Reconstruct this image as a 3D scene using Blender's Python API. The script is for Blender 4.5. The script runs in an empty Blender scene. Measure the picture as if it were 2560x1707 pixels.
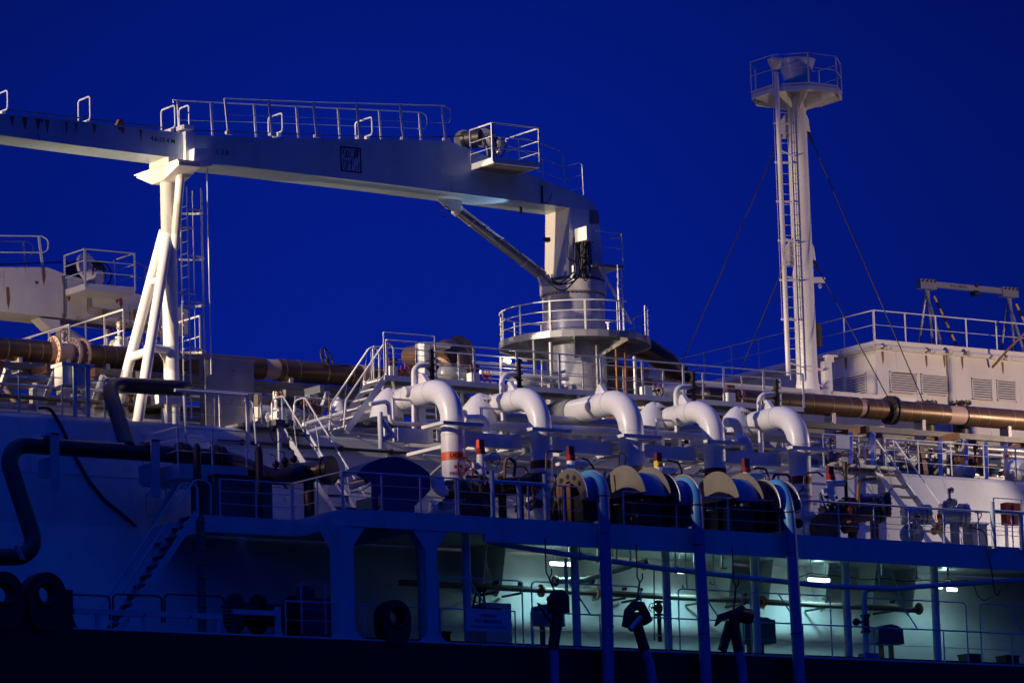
import bpy, math, random
from mathutils import Vector as V, Matrix
random.seed(7)
S=bpy.context.scene; COL=S.collection
# ---------------------------------------------------------------- camera
FP=12000.0; CX=1280.0; CY=853.5
PIT=math.atan(2000/12000.); ROLL=0.031; HD=math.radians(55.2)
cf=V((math.cos(HD)*math.cos(PIT),math.sin(HD)*math.cos(PIT),math.sin(PIT)))
r0=V((math.sin(HD),-math.cos(HD),0)); u0=r0.cross(cf)
cc,ss=math.cos(ROLL),math.sin(ROLL)
cr=cc*r0-ss*u0; cu=ss*r0+cc*u0
CAM=V((-80.59,-119.2,2.67))
cam=bpy.data.objects.new('camera',bpy.data.cameras.new('camera')); COL.objects.link(cam)
m=Matrix((cr,cu,-cf)).transposed().to_4x4(); m.translation=CAM; cam.matrix_world=m
cam.data.sensor_width=36; cam.data.lens=36*FP/2560; cam.data.clip_start=1; cam.data.clip_end=3000
S.camera=cam
def at(x,y,X=None,Y=None,Z=None):
    """a point on a real plane (X, Y or Z = const) seen at photo pixel x,y: used to read sizes off the photo"""
    d=cf+cr*((x-CX)/FP)+cu*((CY-y)/FP)
    t=(X-CAM.x)/d.x if X is not None else ((Y-CAM.y)/d.y if Y is not None else (Z-CAM.z)/d.z)
    return CAM+d*t
def xat(px,Y,Z):
    k=(px-CX)/FP; b=V((0,Y,Z))-V((0,CAM.y,CAM.z))
    # (v.r) - k (v.f) = 0
    w=cr-k*cf
    return CAM.x-(b.y*w.y+b.z*w.z)/w.x
# ---------------------------------------------------------------- sky, lamps, exposure
W=bpy.data.worlds.new('World'); S.world=W; W.use_nodes=True
nt=W.node_tree; nt.nodes.clear()
N=nt.nodes.new; out=N('ShaderNodeOutputWorld'); bg=N('ShaderNodeBackground')
tc=N('ShaderNodeTexCoord'); sp=N('ShaderNodeSeparateXYZ'); rp=N('ShaderNodeValToRGB')
nt.links.new(tc.outputs['Generated'],sp.inputs[0]); nt.links.new(sp.outputs['Z'],rp.inputs[0])
dp=N('ShaderNodeVectorMath'); dp.operation='DOT_PRODUCT'; dp.inputs[1].default_value=r0; nt.links.new(tc.outputs['Generated'],dp.inputs[0])
mr=N('ShaderNodeMapRange'); mr.interpolation_type='SMOOTHSTEP'; mr.inputs[1].default_value=-.01; mr.inputs[2].default_value=.125; mr.inputs[3].default_value=1; mr.inputs[4].default_value=.60; nt.links.new(dp.outputs['Value'],mr.inputs[0])
ml=N('ShaderNodeMapRange'); ml.interpolation_type='SMOOTHSTEP'; ml.inputs[1].default_value=-.13; ml.inputs[2].default_value=-.03; ml.inputs[3].default_value=.74; ml.inputs[4].default_value=1; nt.links.new(dp.outputs['Value'],ml.inputs[0])
mm_=N('ShaderNodeMath'); mm_.operation='MULTIPLY'; nt.links.new(mr.outputs[0],mm_.inputs[0]); nt.links.new(ml.outputs[0],mm_.inputs[1])
sc=N('ShaderNodeVectorMath'); sc.operation='SCALE'; nt.links.new(rp.outputs[0],sc.inputs[0]); nt.links.new(mm_.outputs[0],sc.inputs['Scale']); nt.links.new(sc.outputs[0],bg.inputs[0]); nt.links.new(bg.outputs[0],out.inputs[0])
e=rp.color_ramp.elements
e[0].position=0.0; e[0].color=(0.0012,0.013,0.30,1)
e[1].position=1.0; e[1].color=(0.001,0.052,0.62,1)
for p,c in ((0.10,(0.0017,0.0135,0.280,1)),(0.17,(0.0013,0.0112,0.240,1)),(0.21,(0.0010,0.0098,0.212,1)),(0.245,(0.0007,0.0078,0.165,1)),(0.30,(0.0006,.009,.19,1)),(0.5,(0.0008,0.030,0.42,1))):
    q=e.new(p); q.color=c
bg.inputs[1].default_value=1.0
S.view_settings.view_transform='Standard'; S.view_settings.look='None'; S.view_settings.exposure=0; S.view_settings.gamma=1
S.render.engine='CYCLES'
def lamp(name,kind,loc,power,color,target=None,size=0.3,angle=90,blend=0.4,parent=None):
    l=bpy.data.lights.new(name,kind); l.energy=power; l.color=color
    if kind in('SPOT','POINT'): l.shadow_soft_size=size
    if kind=='SPOT': l.spot_size=math.radians(angle); l.spot_blend=blend
    o=bpy.data.objects.new(name,l); COL.objects.link(o); o.location=loc
    if target is not None: o.rotation_euler=(V(target)-V(loc)).to_track_quat('-Z','Y').to_euler()
    return o
SODIUM=(1.0,0.66,0.36)
WARM=(1.0,0.72,0.50)
LAMPS=[ # floodlights out of view; the last is an added fill spot for the pedestal
 ('SPOT',(-60,11.6,26.7),215000,(1.0,.75,.46),(0,11.4,29.9),.3,12.5),
 ('SPOT',(-120,10.0,69),660000,(1.0,.83,.66),(4,6,32.0),.35,9.7),
 ('SPOT',(-60,10.6,44),22000,(1.0,.62,.55),(1,1.5,25),.3,9.5),
 ('SPOT',(39,4,27.5),6000,(1.0,.72,.52),(33,18,28),.3,95),
 ('SPOT',(35,.9,29.5),4600,(1.0,.80,.60),(21,6,22.5),.2,50),
 ('SPOT',(-14,17,26.1),3600,(1.0,.74,.48),(4,14.5,28.5),.3,110),
 ('SPOT',(-45,1,29.2),50000,(1.0,.86,.80),(10.2,9.5,27.7),.3,5.0),  # added narrow spot that brightens the crane pedestal front
]
for i,(k,l,p,c,t,s,a) in enumerate(LAMPS): lamp('flood_or_fill_beam',k,l,p,c,t,s,a)
# ---------------------------------------------------------------- materials
MAT={}
def mat(name,base,rough=.5,metal=0,noise=.12,scale=3,rust=0,bump=0,spec=.5,rustcol=(.20,.075,.02),streak=True,dirt=0):
    m=bpy.data.materials.new(name); m.use_nodes=True; t=m.node_tree; b=t.nodes['Principled BSDF']
    b.inputs['Roughness'].default_value=rough; b.inputs['Metallic'].default_value=metal
    b.inputs['Specular IOR Level'].default_value=spec
    N=t.nodes.new; L=t.links.new
    tc=N('ShaderNodeTexCoord'); 
    n=N('ShaderNodeTexNoise'); n.inputs['Scale'].default_value=scale; n.inputs['Detail'].default_value=6
    L(tc.outputs['Object'],n.inputs['Vector'])
    r=N('ShaderNodeMapRange'); r.inputs[3].default_value=1-noise; r.inputs[4].default_value=1+noise
    L(n.outputs['Fac'],r.inputs[0])
    mx=N('ShaderNodeVectorMath'); mx.operation='SCALE'; mx.inputs[0].default_value=base; L(r.outputs[0],mx.inputs['Scale'])
    colout=mx.outputs[0]
    def mask(scl,lo,hi,detail=5):
        mp=N('ShaderNodeMapping'); mp.inputs['Scale'].default_value=scl; L(tc.outputs['Object'],mp.inputs[0])
        n2=N('ShaderNodeTexNoise'); n2.inputs['Scale'].default_value=1; n2.inputs['Detail'].default_value=detail; n2.inputs['Roughness'].default_value=.6
        L(mp.outputs[0],n2.inputs['Vector'])
        r2=N('ShaderNodeMapRange'); r2.inputs[1].default_value=lo; r2.inputs[2].default_value=hi; L(n2.outputs['Fac'],r2.inputs[0])
        return r2.outputs[0]
    if dirt:
        k=mask((.9,.9,.35),.45,.75); mm=N('ShaderNodeMixRGB'); mm.inputs['Color2'].default_value=(base[0]*.55,base[1]*.5,base[2]*.45,1)
        mu=N('ShaderNodeMath'); mu.operation='MULTIPLY'; mu.inputs[1].default_value=dirt; L(k,mu.inputs[0]); L(mu.outputs[0],mm.inputs['Fac'])
        L(colout,mm.inputs['Color1']); colout=mm.outputs[0]
    if rust:
        k=mask((3.2,3.2,.5) if streak else (2.5,2.5,2.5),.70-rust*.12,.80-rust*.10)
        mm=N('ShaderNodeMixRGB'); mm.inputs['Color2'].default_value=(*rustcol,1); L(k,mm.inputs['Fac'])
        L(colout,mm.inputs['Color1']); colout=mm.outputs[0]
    L(colout,b.inputs['Base Color'])
    r3=N('ShaderNodeMapRange'); r3.inputs[3].default_value=max(.02,rough-.1); r3.inputs[4].default_value=min(1,rough+.15)
    L(n.outputs['Fac'],r3.inputs[0]); L(r3.outputs[0],b.inputs['Roughness'])
    if bump:
        bp=N('ShaderNodeBump'); bp.inputs['Strength'].default_value=bump; bp.inputs['Distance'].default_value=.02
        L(n.outputs['Fac'],bp.inputs['Height']); L(bp.outputs[0],b.inputs['Normal'])
    MAT[name]=m; return m
white=mat('white_paint',(.72,.71,.68),.38,noise=.08,dirt=.25)
whiteR=mat('rusty_white_paint',(.70,.68,.63),.45,noise=.10,rust=.75,dirt=.35)
house_w=mat('deckhouse_paint',(.72,.70,.67),.55,noise=.06,rust=.35,dirt=.3,scale=5,bump=.1)
trunk_w=mat('trunk_paint',(.56,.56,.56),.42,noise=.10,dirt=.35,rust=.15,scale=2,bump=.25)
pipe_w=mat('pipe_paint',(.74,.73,.71),.34,noise=.08,dirt=.4,rust=.22,bump=.05)
rail_w=mat('rail_paint',(.68,.68,.66),.32,noise=.1,rust=.25,dirt=.3)
beam_w=mat('edge_beam_paint',(.50,.60,.62),.5,noise=.08,dirt=.4,rust=.1)
galv=mat('galvanised_steel',(.45,.44,.42),.35,metal=.6,noise=.15,rust=.4)
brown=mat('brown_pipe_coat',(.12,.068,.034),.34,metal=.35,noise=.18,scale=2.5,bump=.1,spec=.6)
brown_shade=mat('shaded_brown_pipe_coat',(.055,.034,.024),.34,metal=.1,noise=.2,scale=2.5,bump=.1)  # the brown coat again, darkened so its colour carries the shade
bandm=mat('wrap_band_metal',(.30,.20,.12),.35,metal=.4,noise=.2)
pink=mat('bare_pipe_joint',(.52,.36,.27),.45,noise=.12,scale=4)
pinkd=mat('grimy_pipe',(.20,.16,.13),.5,noise=.2,scale=4,rust=.5)
black=mat('black_rubber',(.012,.012,.014),.55,noise=.3,scale=6,bump=.3)
iron=mat('dark_iron',(.05,.042,.038),.42,metal=.4,noise=.3,scale=8,bump=.2)
hull_m=mat('hull_paint',(.004,.004,.007),.5,noise=.25,scale=.6,bump=.15)
grey=mat('grey_steel',(.34,.34,.34),.30,metal=.35,noise=.12,dirt=.3,bump=.08)
boomp=mat('pale_blue_grey_boom_paint',(.46,.60,.66),.34,noise=.10,dirt=.4,rust=.35)
silver=mat('silver_grey_paint',(.60,.58,.57),.25,metal=.15,noise=.08,dirt=.3,bump=.08)
greyd=mat('dark_grey_paint',(.13,.13,.125),.5,noise=.15,dirt=.2,rust=.2)
rustm=mat('rusty_steel',(.22,.10,.045),.75,noise=.35,scale=6,bump=.3)
red=mat('red_paint',(.28,.016,.012),.4,noise=.1)
redd=mat('dark_red_paint',(.12,.010,.014),.5,noise=.15)
orange=mat('orange_band_paint',(.75,.12,.03),.4,noise=.06)
yellow=mat('yellow_paint',(.75,.48,.04),.45,noise=.12,rust=.3)
hose_b=mat('blue_hose',(.06,.24,.44),.4,noise=.12,scale=1.5,dirt=.4,bump=.15)
blue_p=mat('blue_paint',(.05,.18,.38),.42,noise=.1,dirt=.3)
blue_d=mat('dark_blue_canvas',(.015,.05,.13),.6,noise=.2,bump=.3)
green_d=mat('dark_green_canvas',(.03,.17,.13),.6,noise=.2,bump=.3)
cream=mat('cream_plate',(.16,.14,.11),.42,noise=.12,dirt=.4,rust=.2)
brass=mat('brass',(.65,.42,.12),.3,metal=.9,noise=.1)
ink=mat('stencil_ink',(.008,.010,.02),.6,noise=.1)
inkr=mat('red_ink',(.45,.03,.03),.6,noise=.1)
glassw=mat('pale_plate',(.55,.58,.62),.4,noise=.05)
deck_g=mat('grey_deck_paint',(.055,.06,.06),.7,noise=.2,rust=.3)
deck_m=mat('deck_plate',(.10,.045,.035),.7,noise=.2,rust=.3)
ceil_m=mat('underside_paint',(.50,.58,.56),.34,noise=.08,dirt=.3,bump=.1)
wall_m=mat('trunk_side_paint',(.62,.67,.65),.45,noise=.08,dirt=.35,bump=.15)
def emis(name,c,s):
    m=bpy.data.materials.new(name); m.use_nodes=True; b=m.node_tree.nodes['Principled BSDF']
    b.inputs['Base Color'].default_value=(.8,.8,.8,1); b.inputs['Emission Color'].default_value=(*c,1); b.inputs['Emission Strength'].default_value=s; return m
tube_e=emis('lit_tube',(.80,1.0,.98),6)
water_m=mat('sea_water',(.004,.010,.02),.12,noise=.2,scale=.5,bump=.6)
# ---------------------------------------------------------------- mesh builder
ORG={}
NOSPLIT={'weld_seams','perforation','stencil_mark','warning_stripes','hydraulic_hoses','winch_hose','slats','cable_loop','seam_and_pipes','rust_line','boom_rail','walkway_rail','top_rail','rail','coupling','lashing','rib','striped_brace'}
def _perp(d):
    d=d.normalized(); a=V((0,0,1)) if abs(d.z)<.9 else V((1,0,0))
    x=a.cross(d).normalized(); return x,d.cross(x)
class MB:
    def __init__(s): s.v=[]; s.f=[]; s.sm=[]
    def add(s,vs,fs,sm=False):
        n=len(s.v); s.v+= [V(p) for p in vs]; s.f+=[tuple(i+n for i in f) for f in fs]; s.sm+=[sm]*len(fs); return s
    def box(s,x0,x1,y0,y1,z0,z1):
        p=[(x,y,z) for x in(x0,x1) for y in(y0,y1) for z in(z0,z1)]
        return s.add(p,[(0,1,3,2),(4,6,7,5),(0,4,5,1),(2,3,7,6),(0,2,6,4),(1,5,7,3)])
    def bar(s,a,b,w,h=None,up=None):
        a=V(a);b=V(b);h=h or w;d=(b-a).normalized()
        up=V(up) if up else (V((0,0,1)) if abs(d.z)<.95 else V((0,1,0)))
        x=d.cross(up).normalized();y=x.cross(d).normalized()
        p=[q+x*(i*w/2)+y*(j*h/2) for q in(a,b) for i in(-1,1) for j in(-1,1)]
        return s.add(p,[(0,1,3,2),(4,6,7,5),(0,4,5,1),(2,3,7,6),(0,2,6,4),(1,5,7,3)])
    def prism(s,poly,vec):
        vec=V(vec);n=len(poly);poly=[V(p) for p in poly]
        return s.add(poly+[p+vec for p in poly],[tuple(range(n)),tuple(range(2*n-1,n-1,-1))]+[(i,i+n,(i+1)%n+n,(i+1)%n) for i in range(n)])
    def tube(s,pts,r,seg=10,cap=True,sm=True):
        pts=[V(p) for p in pts]; n=len(pts)
        rs=r if isinstance(r,(list,tuple)) else [r]*n
        x,y=_perp(pts[1]-pts[0]); ring=[]; vs=[]
        pd=(pts[1]-pts[0]).normalized()
        for i,p in enumerate(pts):
            d=(pts[min(i+1,n-1)]-pts[max(i-1,0)])
            if 0<i<n-1:
                d=(pts[i+1]-p).normalized()+(p-pts[i-1]).normalized()
            if d.length<1e-6: d=pd
            d.normalize(); q=pd.rotation_difference(d); x=q@x; y=q@y; pd=d
            vs+=[p+(x*math.cos(2*math.pi*k/seg)+y*math.sin(2*math.pi*k/seg))*rs[i] for k in range(seg)]
        fs=[(i*seg+k,i*seg+(k+1)%seg,(i+1)*seg+(k+1)%seg,(i+1)*seg+k) for i in range(n-1) for k in range(seg)]
        s.add(vs,fs,sm)
        if cap:
            s.add(vs[:seg],[tuple(range(seg-1,-1,-1))]); s.add(vs[-seg:],[tuple(range(seg))])
        return s
    def cyl(s,a,b,r,r2=None,seg=16,sm=True): return s.tube([a,b],[r,r if r2 is None else r2],seg,True,sm)
    def ball(s,c,r,seg=12,sz=1.0):
        c=V(c); n=seg//2
        vs=[c+V((r*math.sin(math.pi*i/n)*math.cos(2*math.pi*k/seg),r*math.sin(math.pi*i/n)*math.sin(2*math.pi*k/seg),r*sz*math.cos(math.pi*i/n))) for i in range(n+1) for k in range(seg)]
        fs=[(i*seg+k,(i+1)*seg+k,(i+1)*seg+(k+1)%seg,i*seg+(k+1)%seg) for i in range(n) for k in range(seg)]
        return s.add(vs,fs,True)
    def lathe(s,c,prof,seg=24):
        c=V(c); n=len(prof)
        vs=[c+V((r*math.cos(2*math.pi*k/seg),r*math.sin(2*math.pi*k/seg),z)) for r,z in prof for k in range(seg)]
        fs=[(i*seg+k,i*seg+(k+1)%seg,(i+1)*seg+(k+1)%seg,(i+1)*seg+k) for i in range(n-1) for k in range(seg)]
        return s.add(vs,fs,True)
    def torus(s,c,ax,R,r,seg=20,rs=6):
        c=V(c); x,y=_perp(V(ax)); 
        pts=[c+(x*math.cos(2*math.pi*k/seg)+y*math.sin(2*math.pi*k/seg))*R for k in range(seg+1)]
        return s.tube(pts,r,rs,False)
    def pieces(s):
        """face groups that touch or overlap (by bounding box)"""
        par={}
        def fd(a):
            while par.setdefault(a,a)!=a: par[a]=par[par[a]]; a=par[a]
            return a
        key=[(round(p.x,4),round(p.y,4),round(p.z,4)) for p in s.v]
        for f in s.f:
            a=fd(key[f[0]])
            for i in f[1:]: par[fd(key[i])]=a
        comp={}
        for fi,f in enumerate(s.f): comp.setdefault(fd(key[f[0]]),[]).append(fi)
        cl=[]
        for fs in comp.values():
            P=[s.v[i] for f in fs for i in s.f[f]]
            cl.append([[min(p[k] for p in P)-.004 for k in range(3)],[max(p[k] for p in P)+.004 for k in range(3)],fs])
        ch=True
        while ch:
            ch=False; out=[]
            for c in cl:
                for o in out:
                    if all(c[0][k]<=o[1][k] and o[0][k]<=c[1][k] for k in range(3)):
                        o[0]=[min(a,b) for a,b in zip(o[0],c[0])]; o[1]=[max(a,b) for a,b in zip(o[1],c[1])]; o[2]=o[2]+c[2]; ch=True; break
                else: out.append(c)
            cl=out
        return [c[2] for c in cl]
    def build(s,name,m,parent=None,label=None):
        if parent is not None and name not in NOSPLIT and len(s.f)>6:
            ps=s.pieces()
            if 1<len(ps)<=100:
                for fs in ps:
                    g=MB(); mp={}
                    for fi in fs:
                        f=[]
                        for i in s.f[fi]:
                            if i not in mp: mp[i]=len(g.v); g.v.append(s.v[i])
                            f.append(mp[i])
                        g.f.append(tuple(f)); g.sm.append(s.sm[fi])
                    o=g._build(name,m,parent,label)
                return o
        return s._build(name,m,parent,label)
    def _build(s,name,m,parent=None,label=None):
        me=bpy.data.meshes.new(name); o=bpy.data.objects.new(name,me); COL.objects.link(o)
        if parent is not None: org=ORG[parent.name]; o.parent=parent
        else:
            c=sum(s.v,V())/len(s.v); org=V((c.x,c.y,min(p.z for p in s.v))); o.location=org
        ORG[o.name]=org
        me.from_pydata([tuple(p-org) for p in s.v],[],s.f)
        me.polygons.foreach_set('use_smooth',s.sm); me.materials.append(m)
        import bmesh
        bm=bmesh.new(); bm.from_mesh(me); bmesh.ops.recalc_face_normals(bm,faces=bm.faces); bm.to_mesh(me); bm.free()
        me.update()
        if label: o['label']=label
        return o
def fil(pts,R,n=6):
    """round the corners of a path"""
    pts=[V(p) for p in pts]; out=[pts[0]]
    for i in range(1,len(pts)-1):
        a,b,c=pts[i-1],pts[i],pts[i+1]; d1=(a-b);d2=(c-b)
        ang=d1.angle(d2)
        if ang>3.0: out.append(b); continue
        t=min(R/math.tan(ang/2),d1.length*.48,d2.length*.48)
        Rr=t*math.tan(ang/2); d1n=d1.normalized();d2n=d2.normalized()
        bis=(d1n+d2n).normalized(); cen=b+bis*(Rr/math.sin(ang/2))
        p0=b+d1n*t-cen;p1=b+d2n*t-cen; w=p0.angle(p1)
        for k in range(n+1):
            f=k/n; out.append(cen+(p0*math.sin((1-f)*w)+p1*math.sin(f*w))/math.sin(w))
    out.append(pts[-1]); return out
def tag(o,label,cat,group=None,kind=None):
    if label:o['label']=label
    if cat:o['category']=cat
    if group:o['group']=group
    if kind:o['kind']=kind
    return o
def thing(name,label,cat,loc,group=None):
    o=bpy.data.objects.new(name,None); COL.objects.link(o); o.location=loc; o.empty_display_size=.2
    ORG[o.name]=V(loc); return tag(o,label,cat,group)
def one(name,mb,m,label,cat,group=None): return tag(mb.build(name,m),label,cat,group)
def text(s,size,loc,xdir,ydir,parent,m=ink,name='lettering',curve=None):
    cu_=bpy.data.curves.new('t','FONT'); cu_.body=s; cu_.size=size; cu_.align_x='CENTER'; cu_.align_y='CENTER'; cu_.offset=.004*size/.3
    t=bpy.data.objects.new('t',cu_); COL.objects.link(t)
    bpy.context.view_layer.update()
    me=bpy.data.meshes.new_from_object(t.evaluated_get(bpy.context.evaluated_depsgraph_get()))
    bpy.data.objects.remove(t)
    xd=V(xdir).normalized(); yd=V(ydir).normalized(); org=ORG[parent.name]; loc=V(loc)
    for v in me.vertices:
        if curve:   # wrap on a vertical cylinder: curve=(centre, radius, angle)
            c,R,a0=curve; a=a0+v.co.x/R
            v.co=V((c[0]+R*math.cos(a),c[1]+R*math.sin(a),loc.z+v.co.y))-org
        else: v.co=loc+xd*v.co.x+yd*v.co.y-org
    me.materials.clear(); me.materials.append(m)
    o=bpy.data.objects.new(name,me); COL.objects.link(o); o.parent=parent; ORG[o.name]=org; return o
# ---------------------------------------------------------------- generic things
def resample(pts,sp):
    pts=[V(p) for p in pts]; out=[pts[0]]
    for a,b in zip(pts,pts[1:]):
        n=max(1,round((b-a).length/sp))
        out+=[a+(b-a)*k/n for k in range(1,n+1)]
    return out
def rail(label,pts,h=1.1,mids=(.37,.7),sp=1.5,r=.022,m=None,flat=True,group='guard rails of the ship',mid_r=.012,ends=False,posts=None,pm=None,name='guard_rail',pw=.055):
    m=m or rail_w; pts=[V(p) for p in pts]; up=V((0,0,h))
    t=thing(name,label,'railing',pts[0],group)
    top=[p+up for p in pts]
    if ends: top=[top[0]-up*.45]+top+[top[-1]-up*.45]
    MB().tube(fil(top,.15,3),r,6).build('top_rail',m,t)
    for f in mids: MB().tube([p+up*f for p in pts],mid_r,5).build('mid_rail',m,t)
    for p in (posts or resample(pts,sp)):
        p=V(p)
        if flat: MB().bar(p,p+up,pw,.018,(0,1,0)).build('post',pm or m,t)
        else: MB().cyl(p,p+up,r*.9,seg=6).build('post',pm or m,t)
    return t
def stairs(label,top,bot,wv,n=10,h=1.0,m=None,rm=None,tm=None,ext=.5):
    m=m or white; rm=rm or rail_w; top=V(top);bot=V(bot);wv=V(wv)
    t=thing('stairway',label,'stairway',bot,'stairways of the ship')
    for s in(0,1): MB().bar(bot+wv*s,top+wv*s,.04,.2,(0,0,1)).build('stringer',m,t)
    hd=(bot-top); hd.z=0; hd.normalize()
    for i in range(n):
        p=bot+(top-bot)*((i+.6)/n)
        MB().bar(p,p+wv,.26,.05).build('tread',tm or galv,t)
    for s in(0,1):
        a=top+wv*s;b=bot+wv*s;U=V((0,0,h))
        back=-hd*ext
        MB().tube(fil([a+back,a+back+U*.98,a+U+hd*.05,b+U*.95,b+hd*.1+V((0,0,.15))],.22,5),.03,6).build('handrail',rm,t)
        g=MB()
        for f in(.25,.75):
            p=a+(b-a)*f; g.cyl(p,p+U*.97-(b-a).normalized()*.35,.013,seg=5)
        g.cyl(a,a+U,.018,seg=5); g.build('baluster',rm,t)
    return t
def ladder(label,bot,top,wv,step=.3,m=None,cage=None,sp=1.6,parent=None,r=.025,cw=.36):
    m=m or rail_w; bot=V(bot);top=V(top);wv=V(wv)
    if parent is None: t=thing('ladder',label,'ladder',bot,'ladders of the ship'); P=t
    else: t=parent; P=parent
    for s in(-.5,.5): MB().bar(bot+wv*s,top+wv*s,.05,.02,wv).build('ladder_stringer' if parent else 'stringer',m,P)
    L=(top-bot).length; g=MB()
    for i in range(1,int(L/step)):
        p=bot+(top-bot)*(i*step/L); g.cyl(p-wv*.5,p+wv*.5,.012,seg=5)
    g.build('rung',m,P)
    if cage:
        cage=V(cage); g=MB(); cx=cage.length; cn=cage.normalized(); w=wv.normalized()
        k=2.2/L
        z=k
        while z<1:
            p=bot+(top-bot)*z
            arc=[p+w*(math.cos(a)*cw)+cn*(math.sin(a)*cx) for a in [math.pi*j/8 for j in range(9)]]
            for a,b in zip(arc,arc[1:]): g.bar(a,b,.012,.07,(0,0,1))
            z+=sp/L
        g.build('cage_hoop',m,P)
        g=MB()
        for a in(.25*math.pi,.5*math.pi,.75*math.pi):
            o=w*(math.cos(a)*cw)+cn*(math.sin(a)*cx); g.bar(bot+(top-bot)*k+o,top+o,.03,.012,wv)
        g.build('cage_bar',m,P)
    return t
def flange(mb,c,d,R,th=.06,n=0,br=.018):
    c=V(c);d=V(d).normalized(); mb.cyl(c-d*th,c+d*th,R,seg=24,sm=False)
    if n:
        x,y=_perp(d)
        for k in range(n):
            a=2*math.pi*k/n; p=c+(x*math.cos(a)+y*math.sin(a))*R*.86; mb.cyl(p-d*(th+.04),p+d*(th+.04),br,seg=5,sm=False)
def wheel(mb,c,ax,R,r=.018,sp=5):
    mb.torus(c,ax,R,r,20,6); x,y=_perp(V(ax)); c=V(c)
    for k in range(sp):
        a=2*math.pi*k/sp+.3; mb.cyl(c,c+(x*math.cos(a)+y*math.sin(a))*R,r*.7,seg=5)
    mb.cyl(c-V(ax).normalized()*.05,c+V(ax).normalized()*.05,r*2.2,seg=8)
def gate_valve(label,c,s=1.0,ax=(0,1,0),wm=None,bm=None,wax=(0,-1,0),group='hand-wheel valves',up=1.0,wr=.28):
    c=V(c); t=thing('gate_valve',label,'valve',c,group); ax=V(ax)
    g=MB(); g.ball(c,.17*s,12); g.cyl(c-ax*.3*s,c+ax*.3*s,.10*s,seg=12)
    flange(g,c-ax*.28*s,ax,.19*s,.03*s,8); flange(g,c+ax*.28*s,ax,.19*s,.03*s,8)
    g.build('valve_body',bm or iron,t)
    g=MB(); top=c+V((0,0,.62*s*up)); g.cyl(c,top,.06*s,seg=8); flange(g,c+V((0,0,.2*s)),(0,0,1),.14*s,.025,0); g.cyl(top-V((0,0,.12*s)),top+V((0,0,.1*s)),.09*s,seg=8)
    g.build('bonnet',bm or iron,t)
    g=MB(); wheel(g,top+V(wax)*.16*s,wax,wr*s,.017,5); g.cyl(top,top+V(wax)*.16*s,.02,seg=6); g.build('hand_wheel',wm or redd,t)
    return t
# ================================================================ SETTING
ZD=21.4; ZH=17.5; ZT=24.95; YT=7.6
me=MB(); me.add([(-900,-600,0),(1200,-600,0),(1200,2400,0),(-900,2400,0)],[(0,1,2,3)]); tag(me.build('water',water_m),'dark calm harbour water below the ship',None,None,'structure')
# ---- hull
hull=thing('ship_hull','near-black ship side running along the bottom of the picture','ship',(0,0,0))
g=MB(); g.box(-60,90,0,.03,-1,ZH-.02); g.box(-60,-59.9,.03,28,-1,ZH-.02); g.build('side_plating',hull_m,hull)
g=MB(); g.box(-60,90,.03,28,ZH-.12,ZH-.04); g.build('main_deck',deck_m,hull)
g=MB(); g.box(-4,60,.45,.55,ZH-.02,ZH+.14); g.build('coaming',iron,hull)
g=MB(); g.cyl((-13.3,.02,ZH),(80,.02,ZH),.035,seg=6); g.build('deck_edge_bar',beam_w,hull)
# raised bulwark at far left (rounded corner at 185,1565)
a=at(185,1500,Y=0); b0=at(160,1470,Y=0)
g=MB(); X1=xat(183,0,ZH+.5)
g.box(-60,X1-.25,0,.12,ZH-.02,ZH+.66); g.box(X1-.25,X1,0,.12,ZH+.1,ZH+1.10)
g.prism([(X1,0,ZH-.02),(X1+.30,0,ZH-.02),(X1+.1,0,ZH+.06),(X1,0,ZH+.3)],(0,.12,0)); g.box(X1-.25,X1,0.001,.119,ZH-.02,ZH+.1)
g.build('bulwark',hull_m,hull)
# ---- trunk
tr=thing('raised_deck','long white raised deck with a sloping side behind the loading pipes','raised deck',(0,5,ZH))
prof=[(4.2,ZH),(5.2,19.5),(6.1,ZD),(YT,ZT-.12),(YT+.12,ZT),(9.5,ZT+.12),(26,ZT+.3)]
def strip(a,b,X0=-60,X1=90):
    return MB().add([(X0,*a),(X1,*a),(X1,*b),(X0,*b)],[(0,1,2,3)])
g=MB()
for a,b in zip(prof[:2],prof[1:3]): g.add([(-60,*a),(90,*a),(90,*b),(-60,*b)],[(0,1,2,3)])
g.build('side_wall',wall_m,tr)
g=MB(); g.add([(-60,*prof[2]),(90,*prof[2]),(90,*prof[3]),(-60,*prof[3])],[(0,1,2,3)]); g.add([(-60,*prof[3]),(90,*prof[3]),(90,*prof[4]),(-60,*prof[4])],[(0,1,2,3)]); g.build('sloping_side',trunk_w,tr)
g=MB(); 
for a,b in zip(prof[4:],prof[5:]): g.add([(-60,*a),(90,*a),(90,*b),(-60,*b)],[(0,1,2,3)])
g.build('upper_deck_plating',deck_g,tr)
g=MB()
for X in (-24,-20.7,-17.4,-14.1,-10.8,-7.5,-4.2,2.4,5.7,9,15.6,18.9,22.2,25.5):
    a,b=prof[2],prof[3]; dn=V((0,b[1]-a[1],b[0]-a[0])).normalized()
    g.bar((X,a[0]-.004,a[1]-.004),(X,b[0]-.004,b[1]-.004),.03,.012,(0,-.87,.47))
a,b=prof[2],prof[3]
g.bar((-60,6.1+.7,ZD+1.62),(90,6.1+.7,ZD+1.62),.012,.03,(0,-.87,.47))
g.build('weld_seams',trunk_w,tr)
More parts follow.
